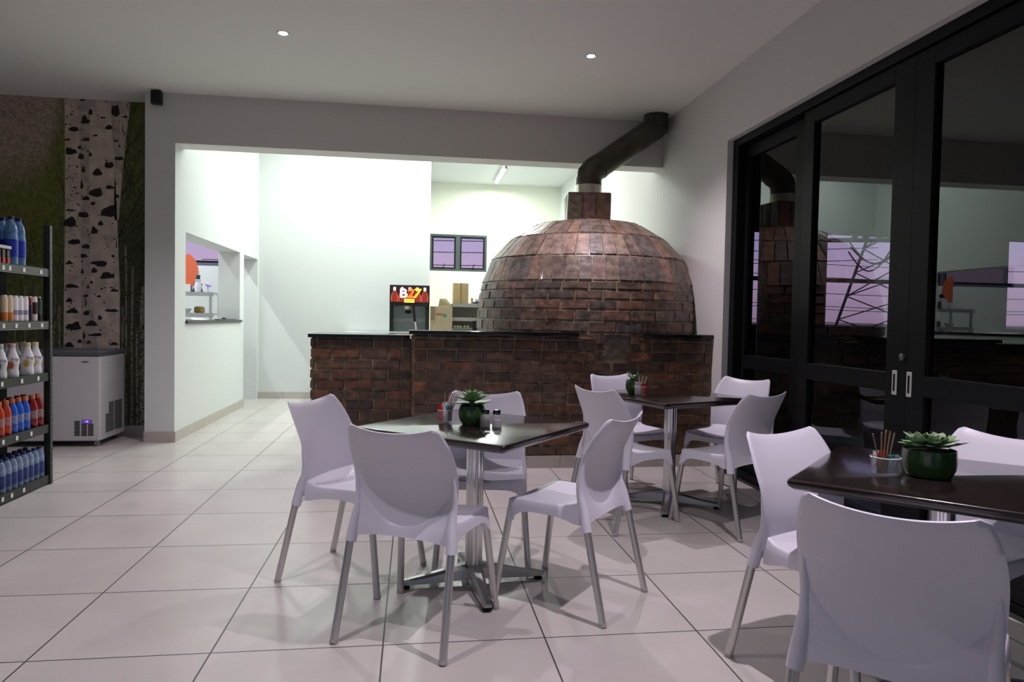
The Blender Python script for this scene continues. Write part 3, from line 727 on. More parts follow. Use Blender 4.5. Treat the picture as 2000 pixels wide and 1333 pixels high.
def succulent(loc, rad, hgt, label, style, seed, lm=leaf_m):
    rr = random.Random(seed)
    t = thing('potted_succulent', label, 'plant', loc, rr.uniform(0, 6))
    pr = [(rad*0.55, 0), (rad*0.72, hgt*0.03), (rad*0.94, hgt*0.28), (rad*1.0, hgt*0.55), (rad*0.97, hgt*0.80), (rad*0.90, hgt*0.97), (rad*0.88, hgt), (rad*0.83, hgt*0.99), (rad*0.82, hgt*0.85)]
    if style == 'wide': pr = [(rad*0.68, 0), (rad*0.82, hgt*0.03), (rad*0.97, hgt*0.30), (rad*1.0, hgt*0.55), (rad*0.985, hgt*0.85), (rad*0.97, hgt), (rad*0.92, hgt), (rad*0.92, hgt*0.85)]
    MB().lathe(pr, seg=40, cap=False).lathe([(0.0005, 0.0), (pr[0][0], 0.0)], seg=40, cap=False).build('pot', pot_m, t)
    MB().lathe([(0.0005, hgt*0.86), (pr[-1][0], hgt*0.86)], seg=24, cap=False).build('soil', soil_m, t)
    mb = MB()
    if style == 'rosette':
        c0 = (0, 0, hgt*1.10); Lm = 1.28
        mb.tube([(0, 0, hgt*0.8), (0, 0, hgt*1.2)], 0.012, 8)
        for lay, (n, el, L, Wd, z) in enumerate(((11, -0.12, 0.074, 0.032, 0.0), (10, 0.16, 0.066, 0.030, 0.008), (9, 0.42, 0.052, 0.026, 0.014), (7, 0.75, 0.038, 0.020, 0.018), (5, 1.1, 0.026, 0.013, 0.020))):
            for k in range(n):
                leaf(mb, (0, 0, c0[2]+z), 2*PI*(k+0.5*(lay % 2))/n+rr.uniform(-.08, .08), el+rr.uniform(-.1, .1), L*Lm*rr.uniform(.9, 1.08), Wd*Lm, 0.35)
        for k in range(3): leaf(mb, (0, 0, c0[2]-0.01), rr.uniform(0, 6.28), -0.5, 0.07, 0.03, 0.1)
    elif style == 'wide':
        for q, (cx, cy, s_) in enumerate(((-0.03, -0.01, 1.0), (0.035, 0.015, 0.85), (0.0, 0.04, 0.7))):
            for lay, (n, el, L, Wd, z) in enumerate(((7, 0.05, 0.080, 0.048, 0.0), (6, 0.35, 0.064, 0.044, 0.010), (5, 0.8, 0.042, 0.030, 0.014))):
                for k in range(n):
                    leaf(mb, (cx, cy, hgt*1.05+z+0.004*q), 2*PI*(k+0.5*(lay % 2))/n+rr.uniform(-.15, .15)+q, el+rr.uniform(-.15, .15), L*s_*rr.uniform(.85, 1.1), Wd*s_, 0.25, mi=rr.choice((0, 1)))
    else:
        for k in range(14): leaf(mb, (rr.uniform(-.02, .02), rr.uniform(-.02, .02), hgt*1.0), rr.uniform(0, 6.28), rr.uniform(0.2, 1.1), rr.uniform(0.04, 0.065), 0.026, 0.2, mi=rr.choice((0, 1)))
    mb.build('foliage', [lm, leaf2_m], t, ang=60)
    return t
succulent((0.268, 3.160, TH), 0.061, 0.088, 'round green pot with a star-shaped succulent on the middle table', 'rosette', 3)
succulent((1.470, 4.500, TH), 0.060, 0.092, 'small green pot with a leafy succulent on the far table', 'leafy', 5)
succulent((1.662, 2.040, TH), 0.080, 0.088, 'wide green pot with a broad-leaved succulent on the right-hand table', 'wide', 9)

def shaker(loc, label, fill):
    t = thing('shaker', label, 'shaker', loc)
    MB().lathe([(0.0005, 0.0), (0.021, 0.0), (0.0235, 0.004), (0.0235, 0.046), (0.020, 0.056), (0.0155, 0.062)], seg=24, cap=False).build('jar', mat('smoky_glass', (0.55, 0.56, 0.56), 0.06, spec=0.8, alpha=0.38), t)
    MB().lathe([(0.0005, 0.003), (0.0205, 0.003), (0.0205, 0.036), (0.0005, 0.038)], seg=20, cap=False).build('contents', fill, t)
    MB().lathe([(0.017, 0.060), (0.0175, 0.074), (0.015, 0.080), (0.0005, 0.081)], seg=24, cap=False).build('lid', mat('dark_chrome', (0.10, 0.10, 0.11), 0.2, metal=1.0), t)
    return t
shaker((0.322, 3.075, TH), 'glass pepper shaker with a dark lid, left one of the pair beside the pot', mat('pepper', (0.12, 0.09, 0.07), 0.9))
shaker((0.371, 3.062, TH), 'glass salt shaker with a dark lid, right one of the pair beside the pot', mat('salt', (0.70, 0.69, 0.68), 0.8))

def sachet_holder(loc, rad, hgt, label):
    t = thing('sachet_tumbler', label, 'tumbler', loc)
    MB().lathe([(0.0005, 0.0), (rad*0.78, 0.0), (rad*0.86, 0.004), (rad, hgt), (rad*0.94, hgt), (rad*0.80, 0.008), (0.0005, 0.008)], seg=28, cap=False).build('glass', mat('tumbler_glass', (0.8, 0.82, 0.82), 0.04, spec=0.9, alpha=0.16), t)
    MB().lathe([(rad*0.985, hgt-0.002), (rad*1.02, hgt), (rad*0.985, hgt+0.002)], seg=28, cap=False).build('rim', mat('rim_glass', (0.8, 0.82, 0.82), 0.05, spec=1.0), t)
    return t
def sachet(loc, rz, tilt, m, hgt, label, group, wd=0.026):
    mb = MB(); V = []
    for j in range(5):
        v = j/4; z = hgt*v; thk = 0.0035*math.sin(PI*v)+0.0006
        V += [(-wd/2, 0, z), (0, -thk, z), (wd/2, 0, z), (0, thk, z)]
    Fs = [(j*4+k, j*4+(k+1) % 4, (j+1)*4+(k+1) % 4, (j+1)*4+k) for j in range(4) for k in range(4)]+[(0, 1, 2, 3), (16, 17, 18, 19)]
    mb.add(V, Fs); mb.xf(Matrix.Translation(loc) @ Matrix.Rotation(rz, 4, 'Z') @ Matrix.Rotation(tilt, 4, 'X'))
    o = mb.build('sugar_sachet', m, smooth=False); return tag(o, label, 'sachet', group)
def stick(p0, p1, label, group, m):
    o = MB().tube([p0, p1], 0.0026, 6).build('stirrer_stick', m); return tag(o, label, 'stirrer', group)
red_m = mat('red_paper', (0.55, 0.02, 0.015), 0.5); whp_m = mat('white_paper', (0.75, 0.73, 0.75), 0.6); teal_m = mat('teal_paper', (0.08, 0.32, 0.30), 0.5)
grey_p = mat('grey_blue_paper', (0.28, 0.32, 0.38), 0.5); wood_m = mat('stirrer_wood', (0.42, 0.28, 0.17), 0.7); pinkw = mat('pink_striped_straw', (0.45, 0.30, 0.28), 0.6); brown_p = mat('brown_paper', (0.23, 0.13, 0.06), 0.6)
rs = random.Random(4)
# middle table: a holder with red, white and teal sachets, plus straws
L0 = (0.150, 3.205, TH)
sachet_holder(L0, 0.036, 0.062, 'clear tumbler of sachets and straws left of the round pot on the middle table')
for k, (dx, dy, m, nm) in enumerate(((-0.020, 0.006, red_m, 'red'), (-0.014, -0.008, red_m, 'red'), (-0.003, -0.010, whp_m, 'white'), (0.002, 0.008, whp_m, 'white'), (0.012, -0.006, grey_p, 'teal-topped grey'), (0.017, 0.006, grey_p, 'teal-topped grey'))):
    h_ = 0.078 if nm != 'white' else 0.088
    sachet((L0[0]+dx, L0[1]+dy, TH+0.009), rs.uniform(-0.3, 0.3), rs.uniform(-0.08, 0.08), m, h_, ORDL[k]+' sachet from the left in the middle table tumbler, '+nm, nm+' sachets on the middle table')
for k in range(3): sachet((L0[0]+0.008+0.006*k, L0[1]-0.012+0.008*k, TH+0.058), rs.uniform(-0.4, 0.4), 0.1, teal_m, 0.024, ORDL[k]+' small teal sachet end from the left in the middle table tumbler', 'teal sachets on the middle table', 0.02)
for k, (dx, dz) in enumerate(((0.0, 0.145), (0.024, 0.140), (0.036, 0.135), (0.046, 0.142), (0.055, 0.132), (0.064, 0.128))):
    stick((L0[0]-0.006+0.003*k, L0[1]+0.004*((k % 3)-1), TH+0.012), (L0[0]+dx-0.004, L0[1]+0.01*((k % 3)-1), TH+dz), ORDL[k]+' thin straw in the tumbler on the middle table, counted from the left', 'straws on the middle table', wood_m if k in (0, 3) else pinkw)
# white napkin folded behind them
# far table: white and red sachets in front of the pot with pale sticks
L1 = (1.472, 4.385, TH)
sachet_holder(L1, 0.040, 0.060, 'clear tumbler with white and red sachets in front of the far pot')
for k in range(4): sachet((L1[0]-0.026+0.007*k, L1[1]-0.010+0.006*(k % 2), TH+0.009), 0.2*k-0.3, 0.02, whp_m, 0.082, ORDL[k]+' white sachet from the left in the far table tumbler', 'white sachets on the far table')
for k in range(5): sachet((L1[0]+0.004+0.0065*k, L1[1]-0.012+0.008*(k % 2), TH+0.009), 0.25*k-0.5, 0.04*(k-2), red_m, 0.070, ORDL[k]+' red sachet from the left in the far table tumbler', 'red sachets on the far table')
for k in range(6): stick((L1[0]-0.004+0.003*k, L1[1]+0.006*(k % 2), TH+0.012), (L1[0]-0.014+0.013*k, L1[1]+0.01*(k % 2), TH+0.135-0.004*abs(k-2)), ORDL[k]+' pale wooden stirrer in the tumbler on the far table, counted from the left', 'stirrers on the far table', mat('pale_wood', (0.62, 0.52, 0.40), 0.7))
# right-hand table: glass jar with coffee sachets, teal sachets and many stirrers
L2 = (1.520, 2.055, TH)
sachet_holder(L2, 0.046, 0.060, 'glass jar of sachets and wooden stirrers left of the wide pot')
for k in range(4): sachet((L2[0]-0.026+0.009*k, L2[1]-0.014+0.008*(k % 2), TH+0.009), 0.3*k-0.4, 0.05, brown_p, 0.056, ORDL[k]+' brown sachet from the left in the right-hand table jar', 'brown sachets on the right-hand table')
for k in range(3): sachet((L2[0]-0.022+0.018*k, L2[1]+0.012, TH+0.030), 0.3*k, -0.1, red_m if k else whp_m, 0.048, ('white', 'left red', 'right red')[k]+' sachet top in the jar on the right-hand table', 'red and white sachets on the right-hand table')
for k in range(4): sachet((L2[0]+0.004+0.008*k, L2[1]-0.016+0.007*(k % 2), TH+0.009), 0.3*k-0.5, 0.03, mat('silver_blue_paper', (0.40, 0.48, 0.52), 0.35), 0.052, ORDL[k]+' silver-blue sachet from the left in the right-hand table jar', 'silver-blue sachets on the right-hand table')
for k in range(3): sachet((L2[0]+0.004+0.012*k, L2[1]-0.014, TH+0.054), 0.6*k, 0.2, teal_m, 0.016, ORDL[k]+' teal sachet end from the left in the right-hand table jar', 'teal sachets on the right-hand table', 0.022)
for k in range(11):
    q = k-5
    stick((L2[0]+0.002*q, L2[1]+0.006+0.004*(k % 3), TH+0.012), (L2[0]+0.010+0.0052*q if k else L2[0]-0.046, L2[1]+0.004+0.006*(k % 3), TH+0.145-0.002*abs(q)), ORDL[k]+' wooden stirrer in the jar on the right-hand table, counted from the left', 'stirrers on the right-hand table', wood_m)

# ================================================================== DRINKS SHELF
SX = -2.52; SD = 0.275; SY1 = 5.262; SY0 = 4.0
sh = thing('gondola_shelf', 'black metal shop shelving stocked with bottles at the left edge', 'shelf', (SX, SY1, 0))
def rel(x, y, z): return (x-SX, y-SY1, z)
MB().box(rel(SX-0.030, SY1, 0), rel(SX+0.012, SY1+0.035, 1.81)).build('upright_post', shelf_m, sh, bevel=0.002)
mbx = MB()
for k in range(44): mbx.box(rel(SX+0.0125, SY1+0.011, 0.06+k*0.04), rel(SX+0.0130, SY1+0.022, 0.078+k*0.04))
mbx.build('slot_strip', lip_m, sh, smooth=False)
MB().box(rel(SX-SD-0.03, SY0, 0), rel(SX-SD, SY1+0.02, 1.81)).build('back_panel', mat('panel_black', (0.003, 0.003, 0.004), 0.8, spec=0.1), sh)
SZ = [1.505, 1.143, 0.783, 0.421, 0.064]
rt_ = random.Random(2)
for i, z in enumerate(SZ):
    s = MB().box(rel(SX-SD, SY0, z-0.022), rel(SX-0.004, SY1+0.001, z)).build('shelf_board', shelf_m, sh, bevel=0.002)
    lip = MB().box(rel(SX-0.006, SY0, z-0.055 if i else z-0.052), rel(SX+0.004, SY1-0.001, z+0.004))
    if i < 2:
        for k in range(5): lip.box(rel(SX+0.004, SY0, z-0.050+k*0.0105), rel(SX+0.0055, SY1-0.001, z-0.047+k*0.0105), 1)
    lip.build('shelf_edge', [shelf_m, mat('lip_line', (0.30, 0.31, 0.29), 0.4)], s, smooth=False)
    for y in ([4.72, 4.79, 4.95, 5.16] if i == 0 else [4.72, 4.86, 5.01, 5.17] if i == 1 else [4.70, 4.92, 5.12] if i == 2 else [4.71, 4.86, 5.03] if i == 3 else [4.70, 4.80, 4.94, 4.97][:3]):
        MB().box(rel(SX+0.0058, y-0.013, z-0.040), rel(SX+0.0068, y+0.013, z-0.012)).build('price_card', tag_m, s, smooth=False)

def bottle(name, prof, capz, caph, capr, lab0, lab1, body_m, cap_m, label_m, label, cat, group, text=None, tm=None, spot=None):
    t = thing(name, label, cat, group=group)
    MB().lathe(prof, seg=20, cap=False).build('body', body_m, t)
    if caph: MB().lathe([(capr, capz), (capr, capz+caph*0.9), (capr*0.9, capz+caph), (0.0004, capz+caph)], seg=16, cap=False).build('cap', cap_m, t)
    if lab1 > lab0:
        def rad(z):
            for (ra, za), (rb_, zb) in zip(prof[:-1], prof[1:]):
                if za <= z <= zb and zb > za: return ra+(rb_-ra)*(z-za)/(zb-za)
            return prof[0][0]
        zs = [lab0+(lab1-lab0)*k/6 for k in range(7)]
        lb = MB().lathe([(rad(z)+0.0007, z) for z in zs], seg=20, cap=False).build('label', label_m, t)
        if text:
            tmb = text_mb(text, 0.032); V = []
            zc = (lab0+lab1)/2 if spot is None else spot
            for (x, y, z) in tmb.v:
                r = rad(zc+y)+0.0016; a = x/r - 0.6
                V.append((r*math.cos(a), r*math.sin(a), zc+y))
            tmb.v = V; tmb.build('lettering', tm, lb, smooth=False)
    return t
cap_blue = mat('cap_dark_blue', (0.01, 0.012, 0.12), 0.4); blue_pl = mat('blue_water_bottle', (0.10, 0.22, 0.42), 0.12, spec=0.8, nscale=30, namt=0.3)
blue_lab = mat('blue_label', (0.015, 0.04, 0.36), 0.4)
PW = [(0.0004, 0), (0.034, 0), (0.040, 0.008), (0.041, 0.10), (0.0405, 0.17), (0.037, 0.20), (0.038, 0.225), (0.030, 0.262), (0.016, 0.288), (0.0145, 0.298)]
big = bottle('water_bottle', PW, 0.294, 0.022, 0.0165, 0.055, 0.165, blue_pl, cap_blue, blue_lab, 'tall blue water bottle, nearest the front edge of the top shelf', 'bottle', 'large water bottles on the top shelf')
POS = []
ORD = ['nearest the post', 'second from the post', 'third from the post', 'fourth from the post', 'fifth from the post', 'sixth from the post', 'seventh from the post', 'eighth from the post']
def put(proto, spots, labels, used=[None]):
    for i, (x, y, z) in enumerate(spots):
        lab = labels[i] if isinstance(labels, (list, tuple)) else labels
        if not isinstance(labels, (list, tuple)) and len(spots) > 1:
            row = [q for q in spots if (q[0] > -2.59) == (x > -2.59)]
            k = sorted(row, key=lambda q: -q[1]).index((x, y, z))
            lab = lab + (', front row, ' if x > -2.59 else ', back row, ') + (ORD[k] if len(row) > 1 else 'the only one')
        if i == 0: o = proto; o.location = (x, y, z); o['label'] = lab
        else: o = dup(proto, (x, y, z), None, lab)
        o.rotation_euler = (0, 0, 0)
put(big, [(-2.570, 4.905, SZ[0]), (-2.575, 5.005, SZ[0]), (-2.665, 4.90, SZ[0]), (-2.668, 4.80, SZ[0]), (-2.665, 4.99, SZ[0])],
    ['tall blue water bottle second from the right in front on the top shelf', 'tall blue water bottle furthest right in front on the top shelf'] + ['tall blue water bottle, '+q+' in the back row of the top shelf' for q in ('second from the right', 'leftmost', 'rightmost')])
# small multipack of dark and red bottles at the very left of the top shelf
t = thing('drink_multipack', 'pack of dark and red bottles with a white carrier, left end of top shelf', 'multipack', (-2.56, 4.755, SZ[0]))
MB().box((-0.035, -0.075, 0.095), (0.035, 0.075, 0.115)).build('carrier_top', mat('pack_white', (0.6, 0.58, 0.56), 0.6), t, bevel=0.003)
for k in range(3):
    q = MB().rbox((-0.03, -0.070+k*0.05, 0), (0.03, -0.030+k*0.05, 0.093), 0.008).build('pack_bottle', mat('cola_dark', (0.03, 0.01, 0.012), 0.3), t)
    MB().box((0.0305, -0.064+k*0.05, 0.0), (0.0315, -0.036+k*0.05, 0.04)).build('red_band', red_m, q, smooth=False)
# cans on the second shelf
PC = [(0.0004, 0.002), (0.022, 0.0), (0.0265, 0.006), (0.0265, 0.150), (0.021, 0.163), (0.0205, 0.166), (0.019, 0.164), (0.0004, 0.163)]
def can(body, band, z0, z1, label, group, spots):
    t = thing('drink_can', label, 'can', group=group)
    MB().lathe(PC, seg=20, cap=False).build('body', body, t)
    MB().lathe([(0.0271, z0), (0.0271, z1)], seg=20, cap=False).build('band', band, t)
    MB().lathe([(0.0215, 0.1625), (0.0205, 0.168), (0.0195, 0.165)], seg=20, cap=False).build('rim', alu_m, t)
    put(t, spots, label)
SZ1 = SZ[1]
can(mat('can_white', (0.72, 0.70, 0.74), 0.3), mat('can_grey_print', (0.30, 0.28, 0.36), 0.4), 0.045, 0.075, 'white slim can on second shelf', 'white cans on the second shelf', [(-2.555, y, SZ1) for y in (4.905, 4.965, 5.025)]+[(-2.615, y, SZ1) for y in (4.90, 4.96, 5.02)])
can(mat('can_cream', (0.62, 0.50, 0.34), 0.3), mat('can_orange', (0.55, 0.17, 0.03), 0.4), 0.01, 0.06, 'cream and orange can on second shelf', 'cream and orange cans on the second shelf', [(-2.555, y, SZ1) for y in (4.785, 4.845)]+[(-2.615, 4.83, SZ1)])
can(mat('can_pinkwhite', (0.66, 0.56, 0.55), 0.3), mat('can_maroon', (0.05, 0.008, 0.012), 0.4), 0.05, 0.13, 'pale can with a dark maroon oval on the second shelf', 'pale and maroon cans on the second shelf', [(-2.555, 5.135, SZ1)])
can(mat('can_darkred', (0.13, 0.012, 0.015), 0.3), mat('can_navy', (0.012, 0.012, 0.03), 0.4), 0.01, 0.11, 'dark red and navy can left of the pale maroon one', 'dark red cans on the second shelf', [(-2.56, 5.082, SZ1), (-2.62, 5.12, SZ1)])
can(mat('can_black', (0.012, 0.015, 0.016), 0.25), mat('can_darkgreen', (0.03, 0.06, 0.055), 0.3), 0.05, 0.145, 'black slim can on second shelf', 'black cans on the second shelf', [(-2.555, 5.193, SZ1), (-2.61, 5.18, SZ1), (-2.61, 5.235, SZ1)])
# white milk-shake bottles on the third shelf
PM = [(0.0004, 0), (0.036, 0), (0.039, 0.006), (0.039, 0.035), (0.035, 0.055), (0.037, 0.075), (0.042, 0.095), (0.041, 0.115), (0.030, 0.150), (0.0205, 0.178), (0.0195, 0.195)]
milk_w = mat('milk_white', (0.72, 0.71, 0.74), 0.28)
def shake(col, nm, spots, labs):
    m = mat('shake_'+nm, col, 0.35)
    t = bottle('milkshake_bottle', PM, 0.190, 0.028, 0.0205, 0.078, 0.148, milk_w, mat('cap_'+nm, [min(1, c*0.6+0.35) for c in col], 0.4), milk_w, '', 'bottle', 'white milkshake bottles on the third shelf', 'frap', mat('print_dark', (0.06, 0.06, 0.10), 0.5), 0.118)
    # coloured fruit patch on the body
    V = []; Fs = []
    for k in range(14):
        a = 2*PI*k/14; zz = 0.082+0.026*math.sin(a); r = 0.0425 if zz < 0.1 else 0.0425; an = -1.25+0.42*math.cos(a); V.append((r*math.cos(an)*1.01, r*math.sin(an)*1.01, zz))
    MB().add(V, [tuple(range(14))]).build('fruit_print', m, t, smooth=False)
    put(t, spots, labs)
SZ2 = SZ[2]
shake((0.50, 0.36, 0.03), 'yellow', [(-2.566, 5.085, SZ2), (-2.650, 5.10, SZ2)], ['white bottle with yellow print, front of the third shelf', 'white bottle with yellow print behind another on the third shelf'])
shake((0.42, 0.10, 0.04), 'red', [(-2.566, 4.905, SZ2), (-2.650, 4.93, SZ2), (-2.652, 5.012, SZ2)], ['white bottle with red and purple print on the third shelf', 'white bottle with red print, second row of the third shelf', 'white bottle with red print, in the gap of the third shelf'])
shake((0.06, 0.30, 0.30), 'teal', [(-2.566, 4.770, SZ2)], ['white bottle with teal print at the left end of the third shelf'])
shake((0.60, 0.45, 0.12), 'gold', [(-2.566, 5.185, SZ2), (-2.650, 5.19, SZ2)], ['white bottle with gold print next to the post on the third shelf', 'white bottle with gold print behind the one next to the post'])
# sports drinks on the fourth shelf
PE = [(0.0004, 0), (0.030, 0), (0.034, 0.006), (0.034, 0.05), (0.031, 0.075), (0.033, 0.105), (0.034, 0.125), (0.030, 0.160), (0.018, 0.190), (0.016, 0.198)]
capo = mat('cap_orange', (0.55, 0.15, 0.06), 0.4)
def sport(col, nm, spots, lab):
    t = bottle('sports_drink_bottle', PE, 0.195, 0.026, 0.0185, 0.062, 0.118, mat('drink_'+nm, col, 0.15, spec=0.7), capo, mat('sport_label_'+nm, [min(1, c*0.5+0.18) for c in col], 0.4, nscale=60, namt=0.5), lab, 'bottle', nm+' sports drinks on the fourth shelf')
    put(t, spots, lab)
SZ3 = SZ[3]
sport((0.50, 0.055, 0.02), 'orange-red', [(-2.562, 4.745, SZ3), (-2.562, 4.822, SZ3), (-2.635, 4.765, SZ3)], 'orange-red sports drink on fourth shelf')
sport((0.02, 0.11, 0.55), 'blue', [(-2.562, 4.965, SZ3), (-2.562, 5.04, SZ3), (-2.635, 4.93, SZ3), (-2.562, 4.893, SZ3), (-2.635, 5.005, SZ3)], 'blue sports drink on fourth shelf')
sport((0.24, 0.012, 0.015), 'dark red', [(-2.562, 5.135, SZ3), (-2.562, 5.21, SZ3), (-2.635, 5.10, SZ3), (-2.635, 5.175, SZ3)], 'dark red sports drink on fourth shelf')
# small water bottles on the bottom shelf
PS = [(0.0004, 0), (0.028, 0), (0.0315, 0.006), (0.0315, 0.150), (0.029, 0.165), (0.020, 0.188), (0.0135, 0.198)]
sw = bottle('small_water_bottle', PS, 0.194, 0.018, 0.015, 0.03, 0.11, mat('pale_blue_bottle', (0.20, 0.28, 0.42), 0.12, spec=0.8, nscale=40, namt=0.35), cap_blue, mat('navy_blue_label', (0.03, 0.055, 0.20), 0.35, nscale=30, namt=0.4), 'x', 'bottle', 'small blue water bottles on the bottom shelf')
put(sw, [(-2.56, 4.755+0.0665*k, SZ[4]) for k in range(8)]+[(-2.63, 4.72+0.0665*k, SZ[4]) for k in range(8)], 'small blue water bottle on bottom shelf')

# ================================================================== CHEST FREEZER
fz = thing('chest_freezer', 'white chest freezer with a grey lid below the birch mural', 'freezer', (-2.78, 6.70, 0))
fw_m = mat('freezer_white', (0.62, 0.61, 0.63), 0.35)
MB().rbox((-1.30, 0, 0.052), (0, 0.55, 0.815), 0.018, n=4).build('body', fw_m, fz)
MB().rbox((-1.305, -0.006, 0.818), (0.006, 0.556, 0.862), 0.02, n=4).build('lid', mat('lid_grey', (0.10, 0.11, 0.12), 0.35), fz)
for (x, y) in ((-0.045, 0.05), (-0.045, 0.50), (-1.25, 0.05), (-1.25, 0.50)):
    MB().lathe([(0.0004, -0.010), (0.022, -0.010), (0.024, -0.006), (0.024, 0.006), (0.022, 0.010), (0.0004, 0.010)], seg=20, cap=False).xf(Matrix.Translation((x, y, 0.024)) @ Matrix.Rotation(PI/2, 4, 'X')).box((x-0.008, y-0.014, 0.024), (x+0.008, y+0.014, 0.055)).build('castor', mat('castor_grey', (0.35, 0.35, 0.36), 0.4), fz)
gv = mat('vent_dark', (0.02, 0.018, 0.016), 0.7)
def fpt(px, z): return px
mbv = MB()
for cx0 in (-0.213, -0.155, -0.100):
    for k in range(11):
        z = 0.10+k*0.0125
        if cx0 > -0.21 and z > 0.205: continue
        mbv.box((cx0, -0.0015, z), (cx0+0.045, -0.0002, z+0.0085))
mbv.build('front_vent', gv, fz, smooth=False)
dm = MB(); dm.box((-0.150, -0.003, 0.214), (-0.070, -0.0002, 0.243)); dp = dm.build('display', mat('display_body', (0.02, 0.01, 0.05), 0.3), fz, smooth=False)
tx = text_mb('-18', 0.022); tx.xf(Matrix.Translation((-0.112, -0.0036, 0.2285)) @ Matrix.Rotation(PI/2, 4, 'X')); tx.build('display_digits', mat('display_glow', (0.2, 0.1, 0.6), 0.5, emit=(0.42, 0.32, 1.0), es=3.0), dp, smooth=False)['label'] = 'glowing violet digits'
MB().box((-0.146, -0.0034, 0.2165), (-0.074, -0.0030, 0.2405)).build('display_glass', mat('display_violet', (0.05, 0.02, 0.2), 0.3, emit=(0.10, 0.03, 0.5), es=1.0), dp, smooth=False)
mbv = MB()
for cy0, cy1 in ((0.115, 0.285), (0.305, 0.475)):
    for k in range(19):
        z = 0.11+k*0.0145
        if cy0 < 0.2 and z > 0.27: a = 0.185
        else: a = cy0
        mbv.box((0.0002, a, z), (0.0015, cy1, z+0.009))
mbv.build('side_vent', gv, fz, smooth=False)
V = [(-0.125+0.034*math.cos(a), -0.0008, 0.765+0.009*math.sin(a)) for a in [2*PI*k/24 for k in range(24)]]
bd = MB().add(V, [tuple(range(24))]).build('badge', mat('badge_grey', (0.30, 0.30, 0.31), 0.35), fz, smooth=False)
MB().box((-0.150, -0.0014, 0.762), (-0.100, -0.0009, 0.768)).build('badge_stripe', mat('badge_dark', (0.08, 0.08, 0.09), 0.4), bd, smooth=False)

# ================================================================== BIRCH MURAL (flat printed wall covering)
import math as _m
def unproj_y(px, py, Y):
    d = fw*F_PX + r2*(px-1000) - u2*(py-666.5); t_ = Y/d.y; return (d.x*t_, CAM_H+d.z*t_)
MY = 7.30
mur = MB()
rm_ = random.Random(21)
x1m = XL-T-0.001; zt_m = HC-0.001; zb_m = 0.101
def mat_mural_bg():
    m = bpy.data.materials.new('mural_forest'); m.use_nodes = True; t = m.node_tree; b = t.nodes['Principled BSDF']; b.inputs['Roughness'].default_value = 0.7
    tcn = t.nodes.new('ShaderNodeTexCoord'); n1 = t.nodes.new('ShaderNodeTexNoise'); n1.inputs['Scale'].default_value = 1.6; n1.inputs['Detail'].default_value = 6
    n2 = t.nodes.new('ShaderNodeTexNoise'); n2.inputs['Scale'].default_value = 38; n2.inputs['Detail'].default_value = 4
    t.links.new(tcn.outputs['Object'], n1.inputs[0]); t.links.new(tcn.outputs['Object'], n2.inputs[0])
    se = t.nodes.new('ShaderNodeSeparateXYZ'); t.links.new(tcn.outputs['Object'], se.inputs[0])
    # height + noise -> sky-pink above, leaf green, then dark undergrowth
    ma = t.nodes.new('ShaderNodeMath'); ma.operation = 'MULTIPLY_ADD'; ma.inputs[1].default_value = 1.5; t.links.new(n1.outputs['Fac'], ma.inputs[0]); t.links.new(se.outputs['Z'], ma.inputs[2])
    # right strip stays green all the way up
    mx1 = t.nodes.new('ShaderNodeMapRange'); mx1.inputs['From Min'].default_value = -3.55; mx1.inputs['From Max'].default_value = -3.15; mx1.inputs['To Max'].default_value = -1.4
    t.links.new(se.outputs['X'], mx1.inputs['Value']); ad = t.nodes.new('ShaderNodeMath'); ad.operation = 'ADD'; t.links.new(ma.outputs[0], ad.inputs[0]); t.links.new(mx1.outputs[0], ad.inputs[1])
    mr_ = t.nodes.new('ShaderNodeMapRange'); mr_.inputs['From Min'].default_value = 0.6; mr_.inputs['From Max'].default_value = 4.2; t.links.new(ad.outputs[0], mr_.inputs['Value'])
    rp = t.nodes.new('ShaderNodeValToRGB'); t.links.new(mr_.outputs[0], rp.inputs[0]); E_ = rp.color_ramp.elements
    E_[0].position = 0.1; E_[0].color = (0.06, 0.068, 0.035, 1); E_[1].position = 1.0; E_[1].color = (0.50, 0.41, 0.35, 1)
    for p_, c_ in ((0.35, (0.115, 0.13, 0.05, 1)), (0.62, (0.15, 0.17, 0.03, 1)), (0.74, (0.19, 0.18, 0.06, 1)), (0.86, (0.38, 0.31, 0.24, 1))):
        e_ = E_.new(p_); e_.color = c_
    mr2 = t.nodes.new('ShaderNodeMapRange'); mr2.inputs['From Min'].default_value = 0.35; mr2.inputs['From Max'].default_value = 0.65; mr2.inputs['To Min'].default_value = 0.72; mr2.inputs['To Max'].default_value = 1.25
    t.links.new(n2.outputs['Fac'], mr2.inputs['Value'])
    sc = t.nodes.new('ShaderNodeVectorMath'); sc.operation = 'SCALE'; t.links.new(rp.outputs[0], sc.inputs[0]); t.links.new(mr2.outputs[0], sc.inputs['Scale']); t.links.new(sc.outputs[0], b.inputs['Base Color'])
    return m
mur.add([(-6.5, MY, zb_m), (x1m, MY, zb_m), (x1m, MY, zt_m), (-6.5, MY, zt_m)], [(0, 1, 2, 3)], 0)
lay = [0]
def poly(pts, mi, dy=None):
    lay[0] += 1; y = MY-0.0004*mi-0.00004*(lay[0] % 9) if dy is None else MY-dy
    V = []
    for px, py in pts:
        x, z = unproj_y(px, py, MY); V.append((min(x, x1m), y, max(min(z, zt_m), zb_m)))
    mur.add(V, [tuple(range(len(V)))], mi)
def trunk(l, r, mi):
    n = len(l); lay[0] += 1
    for i in range(n-1): poly([(l[i][0], l[i][1]), (r[i][0], r[i][1]), (r[i+1][0], r[i+1][1]), (l[i+1][0], l[i+1][1])], mi, dy=0.0004*mi)
